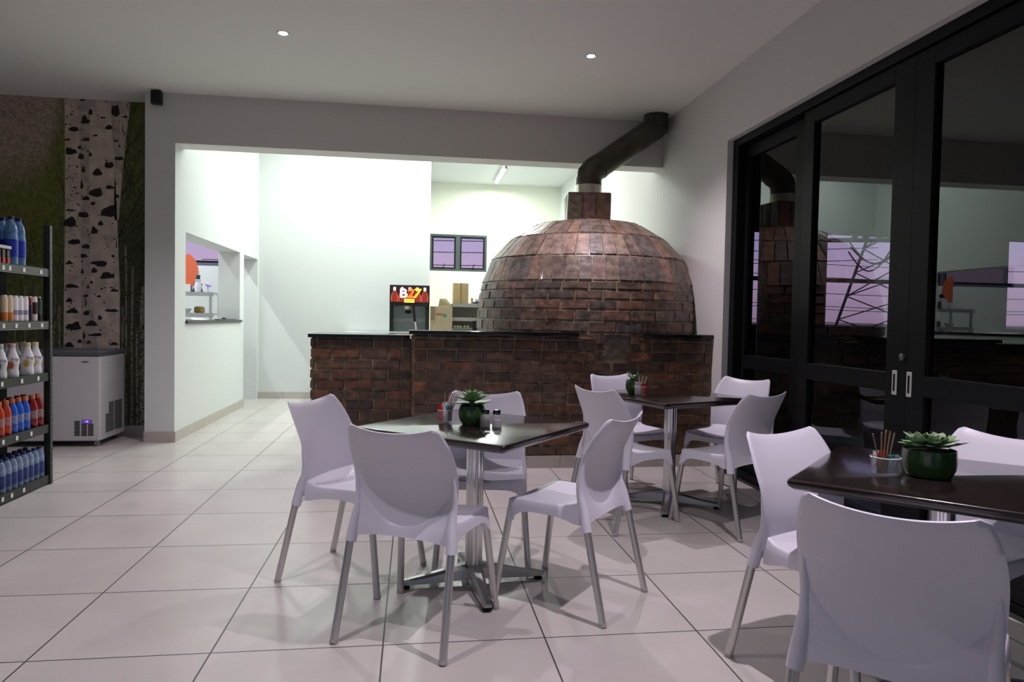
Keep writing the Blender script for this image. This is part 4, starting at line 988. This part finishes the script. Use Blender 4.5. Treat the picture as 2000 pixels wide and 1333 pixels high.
# slim pale background trunks
for (xt, yt, xb, yb, wd) in ((246, 480, 246, 850, 4), (259, 520, 257, 850, 4), (279, 560, 277, 850, 9), (268, 640, 268, 850, 4), (108, 570, 104, 700, 3), (116, 600, 117, 700, 6), (48, 560, 49, 690, 3), (30, 590, 28, 690, 3), (72, 560, 70, 690, 3), (8, 600, 8, 690, 3), (90, 590, 88, 690, 2.5), (240, 600, 240, 850, 3)):
    pts_l = [(xt-wd/2+rm_.uniform(-1, 1)+(xb-xt)*k/6, yt+(yb-yt)*k/6) for k in range(7)]; trunk(pts_l, [(a+wd, b) for a, b in pts_l], 1)
trunk([(235, 165), (226, 300), (223, 380), (224, 430)], [(255, 165), (243, 300), (236, 380), (232, 430)], 2)
trunk([(216, 165), (216, 200), (221, 250), (224, 330)], [(236, 165), (235, 210), (234, 250), (235, 330)], 3)
trunk([(177, 165), (174, 300), (174, 440), (177, 560), (180, 700)], [(216, 165), (223, 300), (229, 430), (234, 560), (234, 700)], 2)
trunk([(154, 165), (156, 300), (158, 440), (158, 560), (161, 700)], [(176, 165), (175, 300), (176, 440), (177, 560), (193, 700)], 3)
trunk([(126, 165), (127, 300), (127, 440), (125, 560), (124, 700)], [(154, 165), (156, 300), (158, 440), (158, 560), (162, 700)], 2)
m3 = [(475,85,60,20),(422,135,25,30),(455,242,30,8),(470,340,65,35),(425,403,35,15),(452,483,80,45),(490,575,20,12),(478,707,20,8),(495,743,30,8),(450,852,60,15),(445,940,85,60),(470,1058,85,35),(440,1188,50,20),(525,150,35,15),(540,290,60,45),(548,405,55,20),(575,235,25,40),(505,455,25,25),(530,885,80,40),(545,1085,55,30),(535,1145,45,25),(655,263,35,12),(690,330,55,30),(605,377,35,12),(695,570,60,45),(620,620,60,45),(700,708,60,20),(610,750,90,60),(590,810,30,25),(690,875,110,70),(600,990,50,45),(640,940,40,30),(630,1190,110,30),(600,1240,40,30),(680,1275,95,45),(735,235,55,80),(795,110,40,15),(795,258,35,15),(755,525,60,25),(735,410,30,10),(760,445,15,20),(745,765,30,20),(722,1145,15,15),(740,1080,8,50),(515,515,35,40),(530,600,25,40),(575,500,20,30),(425,650,15,10),(520,700,20,60),(545,780,50,25)]
m1 = [(625,805,120,35),(600,930,60,35),(630,1025,115,35),(640,1160,140,70),(690,1285,40,30),(600,1320,90,40),(745,885,50,20),(750,1040,55,40),(795,1135,110,40),(870,1080,35,40),(830,1225,120,25),(990,840,75,25),(975,1015,110,30),(820,665,50,35),(990,1305,85,25),(980,540,25,25),(860,890,45,20),(715,680,25,40),(795,770,30,25),(765,810,20,30),(745,960,12,90),(730,1240,20,60),(770,1290,40,25),(650,715,20,8),(880,620,90,40)]
marks = [(x/3.252, 150+y/3.252, w_/3.252, h_/3.252) for x, y, w_, h_ in m3]+[(x/4.444, 380+y/4.444, w_/4.444, h_/4.444) for x, y, w_, h_ in m1]
for (cx, cy, w_, h_) in marks:
    n = 14; pts = []
    for k in range(n):
        a = 2*PI*k/n; yy = -math.sin(a); yy = yy*(0.78 if yy < 0 else 0.22)*(1+0.25*math.sin(3*a+cx))
        rr = rm_.uniform(0.8, 1.15); pts.append((cx+0.5*w_*math.cos(a)*rr, cy+h_*yy*rr))
    poly(pts, 4)
for _ in range(170):
    cx = rm_.choice((rm_.uniform(128, 156), rm_.uniform(160, 175), rm_.uniform(182, 228))); cy = rm_.uniform(175, 688); w_ = rm_.uniform(1.5, 7); h_ = rm_.uniform(0.8, 2.2)
    poly([(cx-w_/2, cy), (cx, cy-h_), (cx+w_/2, cy), (cx, cy+h_*0.6)], 4)
for _ in range(260):       # flecks on the slim trunks
    cx = rm_.choice((246, 258, 278, 278, 268, 104, 117)) + rm_.uniform(-4, 4); cy = rm_.uniform(570, 845); poly([(cx-1.5, cy), (cx, cy-2), (cx+2, cy), (cx, cy+1.5)], 4)
def twig(a, b, wd=1.0):
    dx, dy = b[0]-a[0], b[1]-a[1]; L = math.hypot(dx, dy); nx, ny = -dy/L*wd/2, dx/L*wd/2
    n = 5; pl = []; pr_ = []
    for k in range(n+1):
        t = k/n; j = rm_.uniform(-0.8, 0.8); pl.append((a[0]+dx*t+nx*(1-0.6*t)+j, a[1]+dy*t+ny*(1-0.6*t)+j)); pr_.append((a[0]+dx*t-nx*(1-0.6*t)+j, a[1]+dy*t-ny*(1-0.6*t)+j))
    for k in range(n): poly([pl[k], pr_[k], pr_[k+1], pl[k+1]], 5, dy=0.0022+0.00003*(lay[0] % 7))
for a, b, wd in (((231, 465), (286, 362), 3.0), ((231, 475), (286, 430), 2.4), ((237, 512), (286, 462), 1.8), ((235, 585), (286, 555), 2), ((238, 385), (286, 270), 1.6), ((243, 330), (262, 220), 1.4), ((240, 400), (286, 320), 1.2), ((127, 380), (100, 310), 1.3), ((127, 400), (108, 250), 1.2), ((127, 250), (110, 215), 1.0), ((125, 540), (105, 450), 1.2), ((125, 560), (90, 470), 1.0), ((245, 300), (286, 235), 1.2)):
    twig(a, b, wd)
for _ in range(190):
    x0_, y0_ = rm_.uniform(238, 284), rm_.uniform(185, 840); L = rm_.uniform(12, 55); a = rm_.uniform(-2.2, -0.5) if rm_.random() < 0.7 else rm_.uniform(-1.7, -1.4)
    x1_ = min(286, max(236, x0_+L*math.cos(a))); twig((x0_, y0_), (x1_, y0_+L*math.sin(a)), rm_.uniform(0.5, 1.3))
for _ in range(60):
    x0_, y0_ = rm_.uniform(30, 124), rm_.uniform(430, 690); L = rm_.uniform(10, 60); a = rm_.uniform(-1.9, -1.2)
    twig((x0_, y0_), (min(124, x0_+L*math.cos(a)), y0_+L*math.sin(a)), rm_.uniform(0.4, 1.0))
birch = mat('birch_bark_print', (0.62, 0.53, 0.46), 0.7, nscale=9, namt=0.22)
mo = mur.build('birch_mural', [mat_mural_bg(), mat('slim_trunk_print', (0.26, 0.24, 0.18), 0.7, nscale=30, namt=0.4), birch, mat('birch_bark_shade_print', (0.48, 0.41, 0.36), 0.7, nscale=14, namt=0.3), mat('bark_mark_print', (0.022, 0.018, 0.017), 0.7), mat('twig_print', (0.022, 0.022, 0.012), 0.7)], smooth=False)
tag(mo, 'birch forest wall mural behind the shelving and the freezer', 'mural')

# small black speaker on the pillar
sk = thing('wall_speaker', 'small black box speaker high on the white pillar below the ceiling', 'speaker', (-2.365, YB-0.002, 3.19))
MB().box((-0.045, -0.085, -0.06), (0.045, -0.02, 0.06)).build('cabinet', mat('speaker_black', (0.02, 0.018, 0.02), 0.5), sk, bevel=0.008)
MB().box((-0.037, -0.0875, -0.05), (0.037, -0.085, 0.05)).build('grille', mat('grille_black', (0.012, 0.011, 0.012), 0.7), sk)
MB().box((-0.015, -0.02, -0.01), (0.015, 0.0, 0.03)).build('bracket', mat('speaker_black', (0.02, 0.018, 0.02), 0.5), sk)

# ================================================================== KITCHEN OBJECTS
# soft-drink dispenser on the left counter
DX0, DX1, DZ0, DZ1, DYf = -0.212, 0.132, 0.0, 0.415, 9.85
ds = thing('drinks_dispenser', 'black drinks dispenser with a bottle-picture sign reading B27, behind the lower counter', 'drinks dispenser', (-0.335, 9.82, 1.001)); ds.scale = (1.6, 1.6, 1.6)
sc_ = thing('steel_service_counter', 'stainless steel counter carrying the drinks dispenser against the kitchen wall', 'counter', (-0.95, 9.75, 0))
MB().box((0, 0, 0.96), (1.17, 0.72, 1.0)).build('worktop', steel_m, sc_, bevel=0.003)
MB().box((0.03, 0.04, 0.0), (1.14, 0.70, 0.96)).build('cabinet', steel_m, sc_, bevel=0.003)
W_ = DX1-DX0; H_ = DZ1-DZ0; hz = 0.235
blk = mat('dispenser_black', (0.012, 0.012, 0.014), 0.35)
MB().box((0, 0, hz), (W_, 0.30, H_)).build('head', blk, ds, bevel=0.004)
MB().box((0, 0.02, 0.01), (0.03, 0.30, hz)).build('side_pillar', blk, ds, bevel=0.003)
MB().box((W_-0.03, 0.02, 0.01), (W_, 0.30, hz)).build('side_pillar', blk, ds, bevel=0.003)
MB().box((0.03, 0.20, 0.01), (W_-0.03, 0.30, hz)).build('splash_back', mat('splash_steel', (0.42, 0.48, 0.50), 0.35, metal=0.2), ds)
MB().box((0, -0.01, 0), (W_, 0.30, 0.01)).build('drip_tray', steel_m, ds, bevel=0.002)
MB().box((0.03, 0.199, 0.095), (W_-0.03, 0.1995, 0.125)).build('splash_band', mat('band_pale', (0.6, 0.65, 0.66), 0.4), ds)
sg = MB().box((0.012, -0.004, hz+0.03), (W_-0.012, 0, H_-0.012)).build('sign_panel', mat('sign_dark', (0.03, 0.008, 0.01), 0.3, emit=(0.05, 0.012, 0.014), es=0.6), ds)
cola = mat('sign_cola', (0.25, 0.03, 0.02), 0.3, emit=(0.16, 0.02, 0.012), es=0.8); colb = mat('sign_cola_edge', (0.6, 0.1, 0.05), 0.3, emit=(0.55, 0.10, 0.06), es=0.8); capw = mat('sign_cap', (0.7, 0.75, 0.8), 0.4, emit=(0.5, 0.55, 0.62), es=0.9)
for k in range(5):
    cx = 0.042+k*0.065; z0 = hz+0.034; hh = H_-0.018-z0
    def bshape(s, dy, m, name, z_to=0.72):
        Vv = []
        for side in (-1, 1):
            pr = [(0.026, 0), (0.030, 0.10), (0.030, 0.40), (0.022, 0.55), (0.011, z_to)]
            for (r, t) in (pr if side == -1 else reversed(pr)): Vv.append((cx+side*r*s, -0.0045-dy, z0+t*hh))
        return MB().add(Vv, [tuple(range(len(Vv)))]).build(name, m, sg, smooth=False)
    bshape(1.0, 0.0003, colb, 'sign_bottle'); bshape(0.80, 0.0008, cola, 'sign_bottle_drink')
    MB().box((cx-0.011, -0.0062, z0+0.74*hh), (cx+0.011, -0.0046, z0+0.99*hh)).build('sign_bottle_cap', capw, sg, smooth=False)
zc = hz+0.105
def let(ch, x, size, m, shear=0.0, dy=0.007):
    tm = text_mb(ch, size, depth=0.0008); tm.v = [(a*1.15+shear*b, b, c) for a, b, c in tm.v]
    tm.xf(Matrix.Translation((x, -dy, zc)) @ Matrix.Rotation(PI/2, 4, 'X'))
    # thicken strokes by repeating with small offsets
    base = list(tm.v); fs = list(tm.f); n = len(base); cols = []
    for ox, oz in ((0.003, 0), (-0.003, 0), (0, 0.003), (0, -0.003)):
        tm.add([(p[0]+ox, p[1], p[2]+oz) for p in base], fs)
    return tm.build('sign_letter', m, sg, smooth=False)
let('B', 0.118, 0.11, mat('sign_white', (0.9, 0.9, 0.95), 0.4, emit=(0.9, 0.9, 1.0), es=0.9)); let('2', 0.182, 0.11, mat('sign_orange', (0.9, 0.3, 0.05), 0.4, emit=(0.95, 0.25, 0.04), es=0.9), 0.15); let('7', 0.236, 0.11, mat('sign_yellow', (0.95, 0.6, 0.1), 0.4, emit=(1.0, 0.5, 0.04), es=0.9), 0.15)
MB().box((0.125, -0.0085, hz+0.028), (0.212, -0.006, hz+0.060)).build('sign_plate', mat('sign_plate_yellow', (0.85, 0.7, 0.1), 0.4, emit=(0.85, 0.65, 0.08), es=0.8), sg, smooth=False)
MB().box((0.140, -0.0092, hz+0.040), (0.198, -0.0086, hz+0.047)).build('sign_plate_line', mat('sign_orange'), sg, smooth=False)
MB().tube([(0.205, 0.02, hz), (0.215, 0.03, 0.13), (0.222, 0.035, 0.10)], [0.011, 0.012, 0.012], 12).build('tap_lever', blk, ds)
MB().tube([(0.222, 0.035, 0.10), (0.232, 0.04, 0.02)], 0.008, 10).build('tap_spout', steel_m, ds)
MB().lathe([(0.02, hz-0.03), (0.03, hz-0.005), (0.03, hz)], c=(0.15, 0.06, 0), seg=16).build('nozzle', mat('nozzle_pale', (0.7, 0.6, 0.45), 0.4), ds)
V = [(0.16+0.032*math.cos(a), 0.1990, 0.185+0.018*math.sin(a)) for a in [2*PI*k/20 for k in range(20)]]
MB().add(V, [tuple(range(20))]).build('splash_badge', mat('badge_darkteal', (0.03, 0.05, 0.05), 0.4), ds, smooth=False)

# steel table and over-shelf behind the counter
kt = thing('steel_prep_table', 'stainless steel prep table with two raised shelves left of the oven', 'table', (0.0, 8.75, 0))
MB().box((0.10, 0, 0.87), (1.15, 0.65, 0.90)).build('worktop', steel_m, kt, bevel=0.004)
for x in (0.13, 1.12):
    for y in (0.04, 0.61): MB().tube([(x, y, 0), (x, y, 0.87)], 0.018, 10).build('leg', steel_m, kt)
for z0, z1 in ((1.182, 1.228), (1.362, 1.410)):
    MB().box((0.490, 0.25, z0+0.02), (1.12, 0.60, z0+0.03)).box((0.490, 0.24, z0), (1.12, 0.252, z1)).build('raised_shelf', steel_m, kt, smooth=False)
MB().box((0.49, 0.59, 1.05), (1.12, 0.60, 1.38)).build('shelf_back', mat('steel_shade', (0.48, 0.50, 0.47), 0.4, metal=0.3), kt)
for x in (0.475, 1.12): MB().box((x, 0.26, 0.90), (x+0.015, 0.60, 1.40)).build('shelf_bracket', mat('bracket_dark', (0.18, 0.18, 0.12), 0.4, metal=0.5), kt)
MB().box((0.50, 0.26, 1.082), (1.12, 0.58, 1.092)).build('raised_shelf', steel_m, kt, smooth=False)
# open cardboard box
cb = thing('cardboard_box', 'open brown cardboard box with a coloured logo, behind the long counter', 'box', (0.205, 8.80, 0.901))
MB().box((0, 0, 0), (0.275, 0.26, 0.46)).build('box_body', card_m, cb)
def flap(pts, name='flap', m=card_m): MB().add(pts+[(p[0], p[1]+0.003, p[2]+0.001) for p in pts], [(0, 1, 2, 3), (7, 6, 5, 4), (0, 1, 5, 4), (1, 2, 6, 5), (2, 3, 7, 6), (3, 0, 4, 7)]).build(name, m, cb, smooth=False)
flap([(0, 0.0, 0.46), (0.0, 0.26, 0.46), (0.09, 0.26, 0.53), (0.09, 0.02, 0.53)]); flap([(0.275, 0, 0.462), (0.10, 0.05, 0.462), (0.12, 0.12, 0.56), (0.20, 0.12, 0.56)], m=mat('cardboard_dark', (0.20, 0.15, 0.07), 0.8))
flap([(0.0, -0.002, 0.46), (0.05, -0.01, 0.455), (0.05, -0.01, 0.29), (0.0, -0.012, 0.28)], m=mat('cardboard_fold', (0.33, 0.25, 0.15), 0.8))
MB().box((0.07, -0.001, 0.35), (0.15, -0.0003, 0.375)).build('print_red', mat('print_red', (0.6, 0.15, 0.10), 0.6), cb, smooth=False)
MB().lathe([(0.0005, 0), (0.026, 0)], seg=16, cap=False).xf(Matrix.Translation((0.18, -0.001, 0.345)) @ Matrix.Rotation(PI/2, 4, 'X')).build('print_green', mat('print_green', (0.10, 0.42, 0.22), 0.6), cb, smooth=False)
cb2 = thing('cardboard_box', 'closed tan cardboard box standing on the upper steel shelf', 'box', (0.50, 9.02, 1.395))
MB().box((0, 0, 0), (0.195, 0.22, 0.275)).build('box_body', mat('cardboard_tan', (0.62, 0.48, 0.25), 0.75, nscale=10, namt=0.06), cb2, bevel=0.003)
MB().box((0.09, -0.0015, 0.0), (0.11, 0.0, 0.275)).build('tape', mat('tape_tan', (0.42, 0.30, 0.13), 0.4), cb2, smooth=False)
p = MB().rbox((0, 0, 0), (0.17, 0.12, 0.04), 0.01).xf(Matrix.Translation((0.765, 9.03, 1.395))).build('blue_pack', mat('pack_blue', (0.02, 0.04, 0.20), 0.5)); tag(p, 'flat dark blue packet on the upper steel shelf beside the dome', 'packet')
p = MB().rbox((0, 0, 0), (0.13, 0.10, 0.05), 0.02).xf(Matrix.Translation((0.79, 9.035, 1.436)) @ Matrix.Rotation(0.1, 4, 'Y')).build('white_bag', mat('bag_white', (0.75, 0.78, 0.85), 0.6)); tag(p, 'small white bag lying on the blue packet', 'bag')
p = MB().rbox((0, 0, 0), (0.025, 0.06, 0.09), 0.006).xf(Matrix.Translation((0.735, 9.05, 1.395))).build('orange_pack', mat('pack_orange', (0.7, 0.35, 0.12), 0.5)); tag(p, 'thin orange and white packet next to the blue one', 'packet')
bun_m = mat('pale_bun', (0.72, 0.66, 0.36), 0.6)
for k, x in enumerate((0.525, 0.565, 0.600, 0.655, 0.695)):
    b = MB().lathe([(0.0005, 0), (0.016, 0.003), (0.020, 0.014), (0.016, 0.028), (0.0005, 0.034)], seg=14, cap=False).xf(Matrix.Translation((x, 9.04, 1.093))).build('bread_roll', bun_m); tag(b, ORDL[k]+' pale yellow roll on the lowest steel shelf, counted from the left', 'roll', 'pale rolls on the lowest steel shelf')
p = MB().rbox((0, 0, 0), (0.068, 0.06, 0.12), 0.008).xf(Matrix.Translation((0.745, 8.90, 1.095-0.195+0.0)) @ Matrix.Scale(2.4, 4, (0, 0, 1))).build('dark_canister', mat('canister_dark', (0.02, 0.012, 0.012), 0.4)); tag(p, 'dark canister between the rolls and the dome', 'canister')

# side room seen through the hatch
st = thing('steel_serving_unit', 'two-tier stainless serving unit inside the hatch room', 'serving unit', (-3.30, 9.55, 0))
MB().box((0, 0, 0.88), (0.74, 0.55, 0.92)).build('worktop', steel_m, st, bevel=0.003)
for x, y in ((0.03, 0.03), (0.71, 0.03), (0.03, 0.52), (0.71, 0.52)): MB().box((x-0.018, y-0.018, 0), (x+0.018, y+0.018, 0.88)).build('leg', steel_m, st)
for z in (1.20, 1.475): MB().box((0.0, 0.05, z), (0.70, 0.50, z+0.02)).box((0.0, 0.045, z-0.03), (0.70, 0.055, z+0.025)).build('tier', mat('steel_mid', (0.40, 0.41, 0.42), 0.3, metal=0.9), st, smooth=False)
for x, y in ((0.04, 0.07), (0.66, 0.07), (0.04, 0.48), (0.66, 0.48)): MB().box((x-0.015, y-0.015, 0.92), (x+0.015, y+0.015, 1.475)).build('upright', mat('steel_mid', (0.40, 0.41, 0.42), 0.3, metal=0.9), st)
def put_thing(name, label, cat, parts, loc):
    t = thing(name, label, cat, loc)
    for nm, mbb, m in parts: mbb.build(nm, m, t)
    return t
Zt = 1.497
put_thing('menu_card', 'red-orange folded card standing upright inside the hatch', 'card', [('card', MB().add([(0, 0, 0.02), (0.10, 0.02, 0), (0.155, 0.03, 0.22), (0.12, 0.03, 0.34), (0.05, 0.01, 0.42), (0.0, 0.0, 0.40)] + [(0, 0.012, 0.02), (0.10, 0.032, 0), (0.155, 0.042, 0.22), (0.12, 0.042, 0.34), (0.05, 0.022, 0.42), (0.0, 0.012, 0.40)], [(0, 1, 2, 3, 4, 5), (11, 10, 9, 8, 7, 6)]+[(i, (i+1) % 6, 6+(i+1) % 6, 6+i) for i in range(6)]), mat('card_orange', (0.80, 0.16, 0.07), 0.5))], (-2.97, 9.66, Zt+0.08))
put_thing('white_carton', 'white carton under the red-orange card in the hatch', 'carton', [('body', MB().box((0, 0, 0), (0.16, 0.10, 0.10)), mat('carton_white', (0.8, 0.8, 0.76), 0.6))], (-3.06, 9.64, Zt))
tr_m = mat('silver_black', (0.04, 0.05, 0.05), 0.3, metal=0.3)
put_thing('cup_stack', 'black and white stepped stack of small cups behind the hatch', 'cups', [('cup', MB().lathe([(0.05-0.011*k, 0), (0.055-0.011*k, 0.055)], c=(0, 0, 0.06+0.055*k), seg=14), tr_m if k % 2 == 0 else whp_m) for k in range(4)]+[('stand', MB().lathe([(0.07, 0), (0.05, 0.06)], seg=14), tr_m)], (-2.83, 9.72, Zt))
put_thing('white_jug', 'white jug in front of the stepped cups', 'jug', [('body', MB().lathe([(0.0005, 0), (0.035, 0), (0.045, 0.08), (0.03, 0.13), (0.04, 0.15)], seg=18), plastic_m)], (-2.80, 9.62, Zt))
put_thing('lilac_scoop', 'lilac oval scoop beside the white jug in the hatch', 'scoop', [('bowl', MB().lathe([(0.0005, -0.03), (0.035, -0.015), (0.045, 0.0), (0.035, 0.015), (0.0005, 0.03)], seg=16).xf(Matrix.Translation((0, 0, 0.10)) @ Matrix.Rotation(0.5, 4, 'Y')), mat('lilac', (0.50, 0.42, 0.85), 0.5)), ('handle', MB().tube([(0, 0, 0), (-0.01, 0, 0.09)], 0.008, 8), mat('lilac', (0.5, 0.42, 0.85), 0.5))], (-2.68, 9.66, Zt))
put_thing('glass_bowl', 'silver bowl on the lower tier of the serving unit', 'bowl', [('body', MB().lathe([(0.0005, 0), (0.04, 0), (0.075, 0.06), (0.07, 0.06), (0.0005, 0.01)], seg=20, cap=False), steel_m)], (-2.98, 9.72, 1.22))
put_thing('bread_loaf', 'brown bread loaf on the lower tier of the serving unit', 'bread', [('loaf', MB().rbox((0, 0, 0), (0.10, 0.18, 0.09), 0.03, n=4), mat('crust', (0.30, 0.20, 0.06), 0.7))], (-2.90, 9.78, 1.22))
put_thing('paper_tray', 'flat pale paper pack on the hatch sill near its far end', 'papers', [('sheets', MB().box((0, 0, 0), (0.16, 0.42, 0.010)), mat('paper_cream', (0.75, 0.74, 0.6), 0.7)), ('clip', MB().box((0.06, 0.34, 0.010), (0.10, 0.39, 0.024)), black_m)], (XL-0.20, 8.75, HZ0))
put_thing('clipboard', 'dark clipboard lying along the edge of the hatch sill', 'clipboard', [('board', MB().box((0, 0, 0), (0.06, 0.75, 0.012)), mat('board_dark', (0.05, 0.05, 0.08), 0.4)), ('clip', MB().box((0.015, 0.68, 0.012), (0.045, 0.73, 0.018)), steel_m)], (XL-0.055, 8.45, HZ0))
put_thing('folded_napkin', 'crumpled white napkin on the hatch sill', 'napkin', [('cloth', MB().grid(lambda u, v: (0.12*u, 0.5*v, 0.004+0.014*abs(math.sin(6*u+5*v))*math.sin(PI*u)*math.sin(PI*v)+0.008*math.sin(PI*u)), 10, 16), whp_m)], (XL-0.19, 7.75, HZ0+0.001))

# ================================================================== OUTSIDE: pylons and wires
lat_m = mat('pylon_steel', (0.045, 0.04, 0.045), 0.6, metal=0.3)
def pylon(x, y, wb, wt, h, label, arm=None, seed=0, th=0.16):
    mb = MB(); c = [(-1, -1), (1, -1), (1, 1), (-1, 1)]; n = 7
    def P_(k, i): t = i/n; wv = (wb+(wt-wb)*t)/2; return Vector((x+c[k][0]*wv, y+c[k][1]*wv, -0.5+h*t))
    for k in range(4):
        mb.tube([P_(k, 0), P_(k, n)], th, 6)
        for i in range(n):
            k2 = (k+1) % 4
            if k in (1, 3) and i % 2: continue
            mb.tube([P_(k, i), P_(k2, i+1)], th*0.42, 5)
            if k in (0, 2): mb.tube([P_(k2, i), P_(k, i+1)], th*0.42, 5)
    o = mb.build('power_pylon', lat_m, smooth=False); tag(o, label, 'pylon')
    return o
pylon(45.4, 60, 8.7, 1.8, 16, 'large lattice steel pylon outside, seen through the glass doors', th=0.15)
pylon(98, 95, 4.6, 2.2, 17, 'smaller distant lattice pylon near the right edge, seen through the glass', th=0.12)
t = thing('insulator_gantry', 'dark line gantry with tilted insulators beside the large pylon', 'gantry', (37.0, 56, 0))
MB().tube([(-2, 0, 8.5), (5.6, 0, 8.75)], 0.17, 8).build('crossarm', lat_m, t)
MB().tube([(-2.0, 0, -0.5), (-2.0, 0, 10.5)], 0.2, 8).build('mast', lat_m, t)
MB().tube([(4.0, 0, 9.0), (6.6, 0, 7.5)], 0.28, 8).build('brace', lat_m, t)
MB().tube([(5.1, 0, 2.2), (7.8, 0, 7.6)], 0.3, 8).build('brace', lat_m, t)
for x in (0.6, 1.6, 3.0): MB().tube([(x, 0, 8.6), (x+0.5, 0, 9.6)], 0.24, 8).build('insulator', lat_m, t)
for k, (a, b, s) in enumerate((((0.3, 8.4), (5.2, 8.3), 2.2), ((0.4, 8.0), (5.0, 8.2), 1.8), ((0.2, 7.6), (4.4, 8.2), 2.4))):
    pts = [(a[0]+(b[0]-a[0])*i/12, 0, a[1]+(b[1]-a[1])*i/12-s*math.sin(PI*i/12)*0.8) for i in range(13)]
    MB().tube(pts, 0.07, 5).build('slack_cable', lat_m, t)
for k in range(7):
    z = 2.2+k*0.78+0.3*math.sin(k*2.1)
    o = MB().tube([(12+i*4, 52+0.1*i, z-0.9*math.sin(PI*i/16)) for i in range(17)], 0.028, 5).build('power_line', lat_m); tag(o, ORDL[k]+' thin power line above the horizon in the terrace windows', 'power line', 'power lines outside the terrace')
for k in range(6):
    z = 4.3+k*0.75+0.15*math.sin(k*3)
    o = MB().tube([(-12+i*3, 42, z+0.09*i-0.4*math.sin(PI*i/14)) for i in range(15)], 0.026, 5).build('power_line', lat_m); tag(o, ORDL[k]+' thin power line from the bottom in the small kitchen window', 'power line', 'power lines outside the kitchen window')
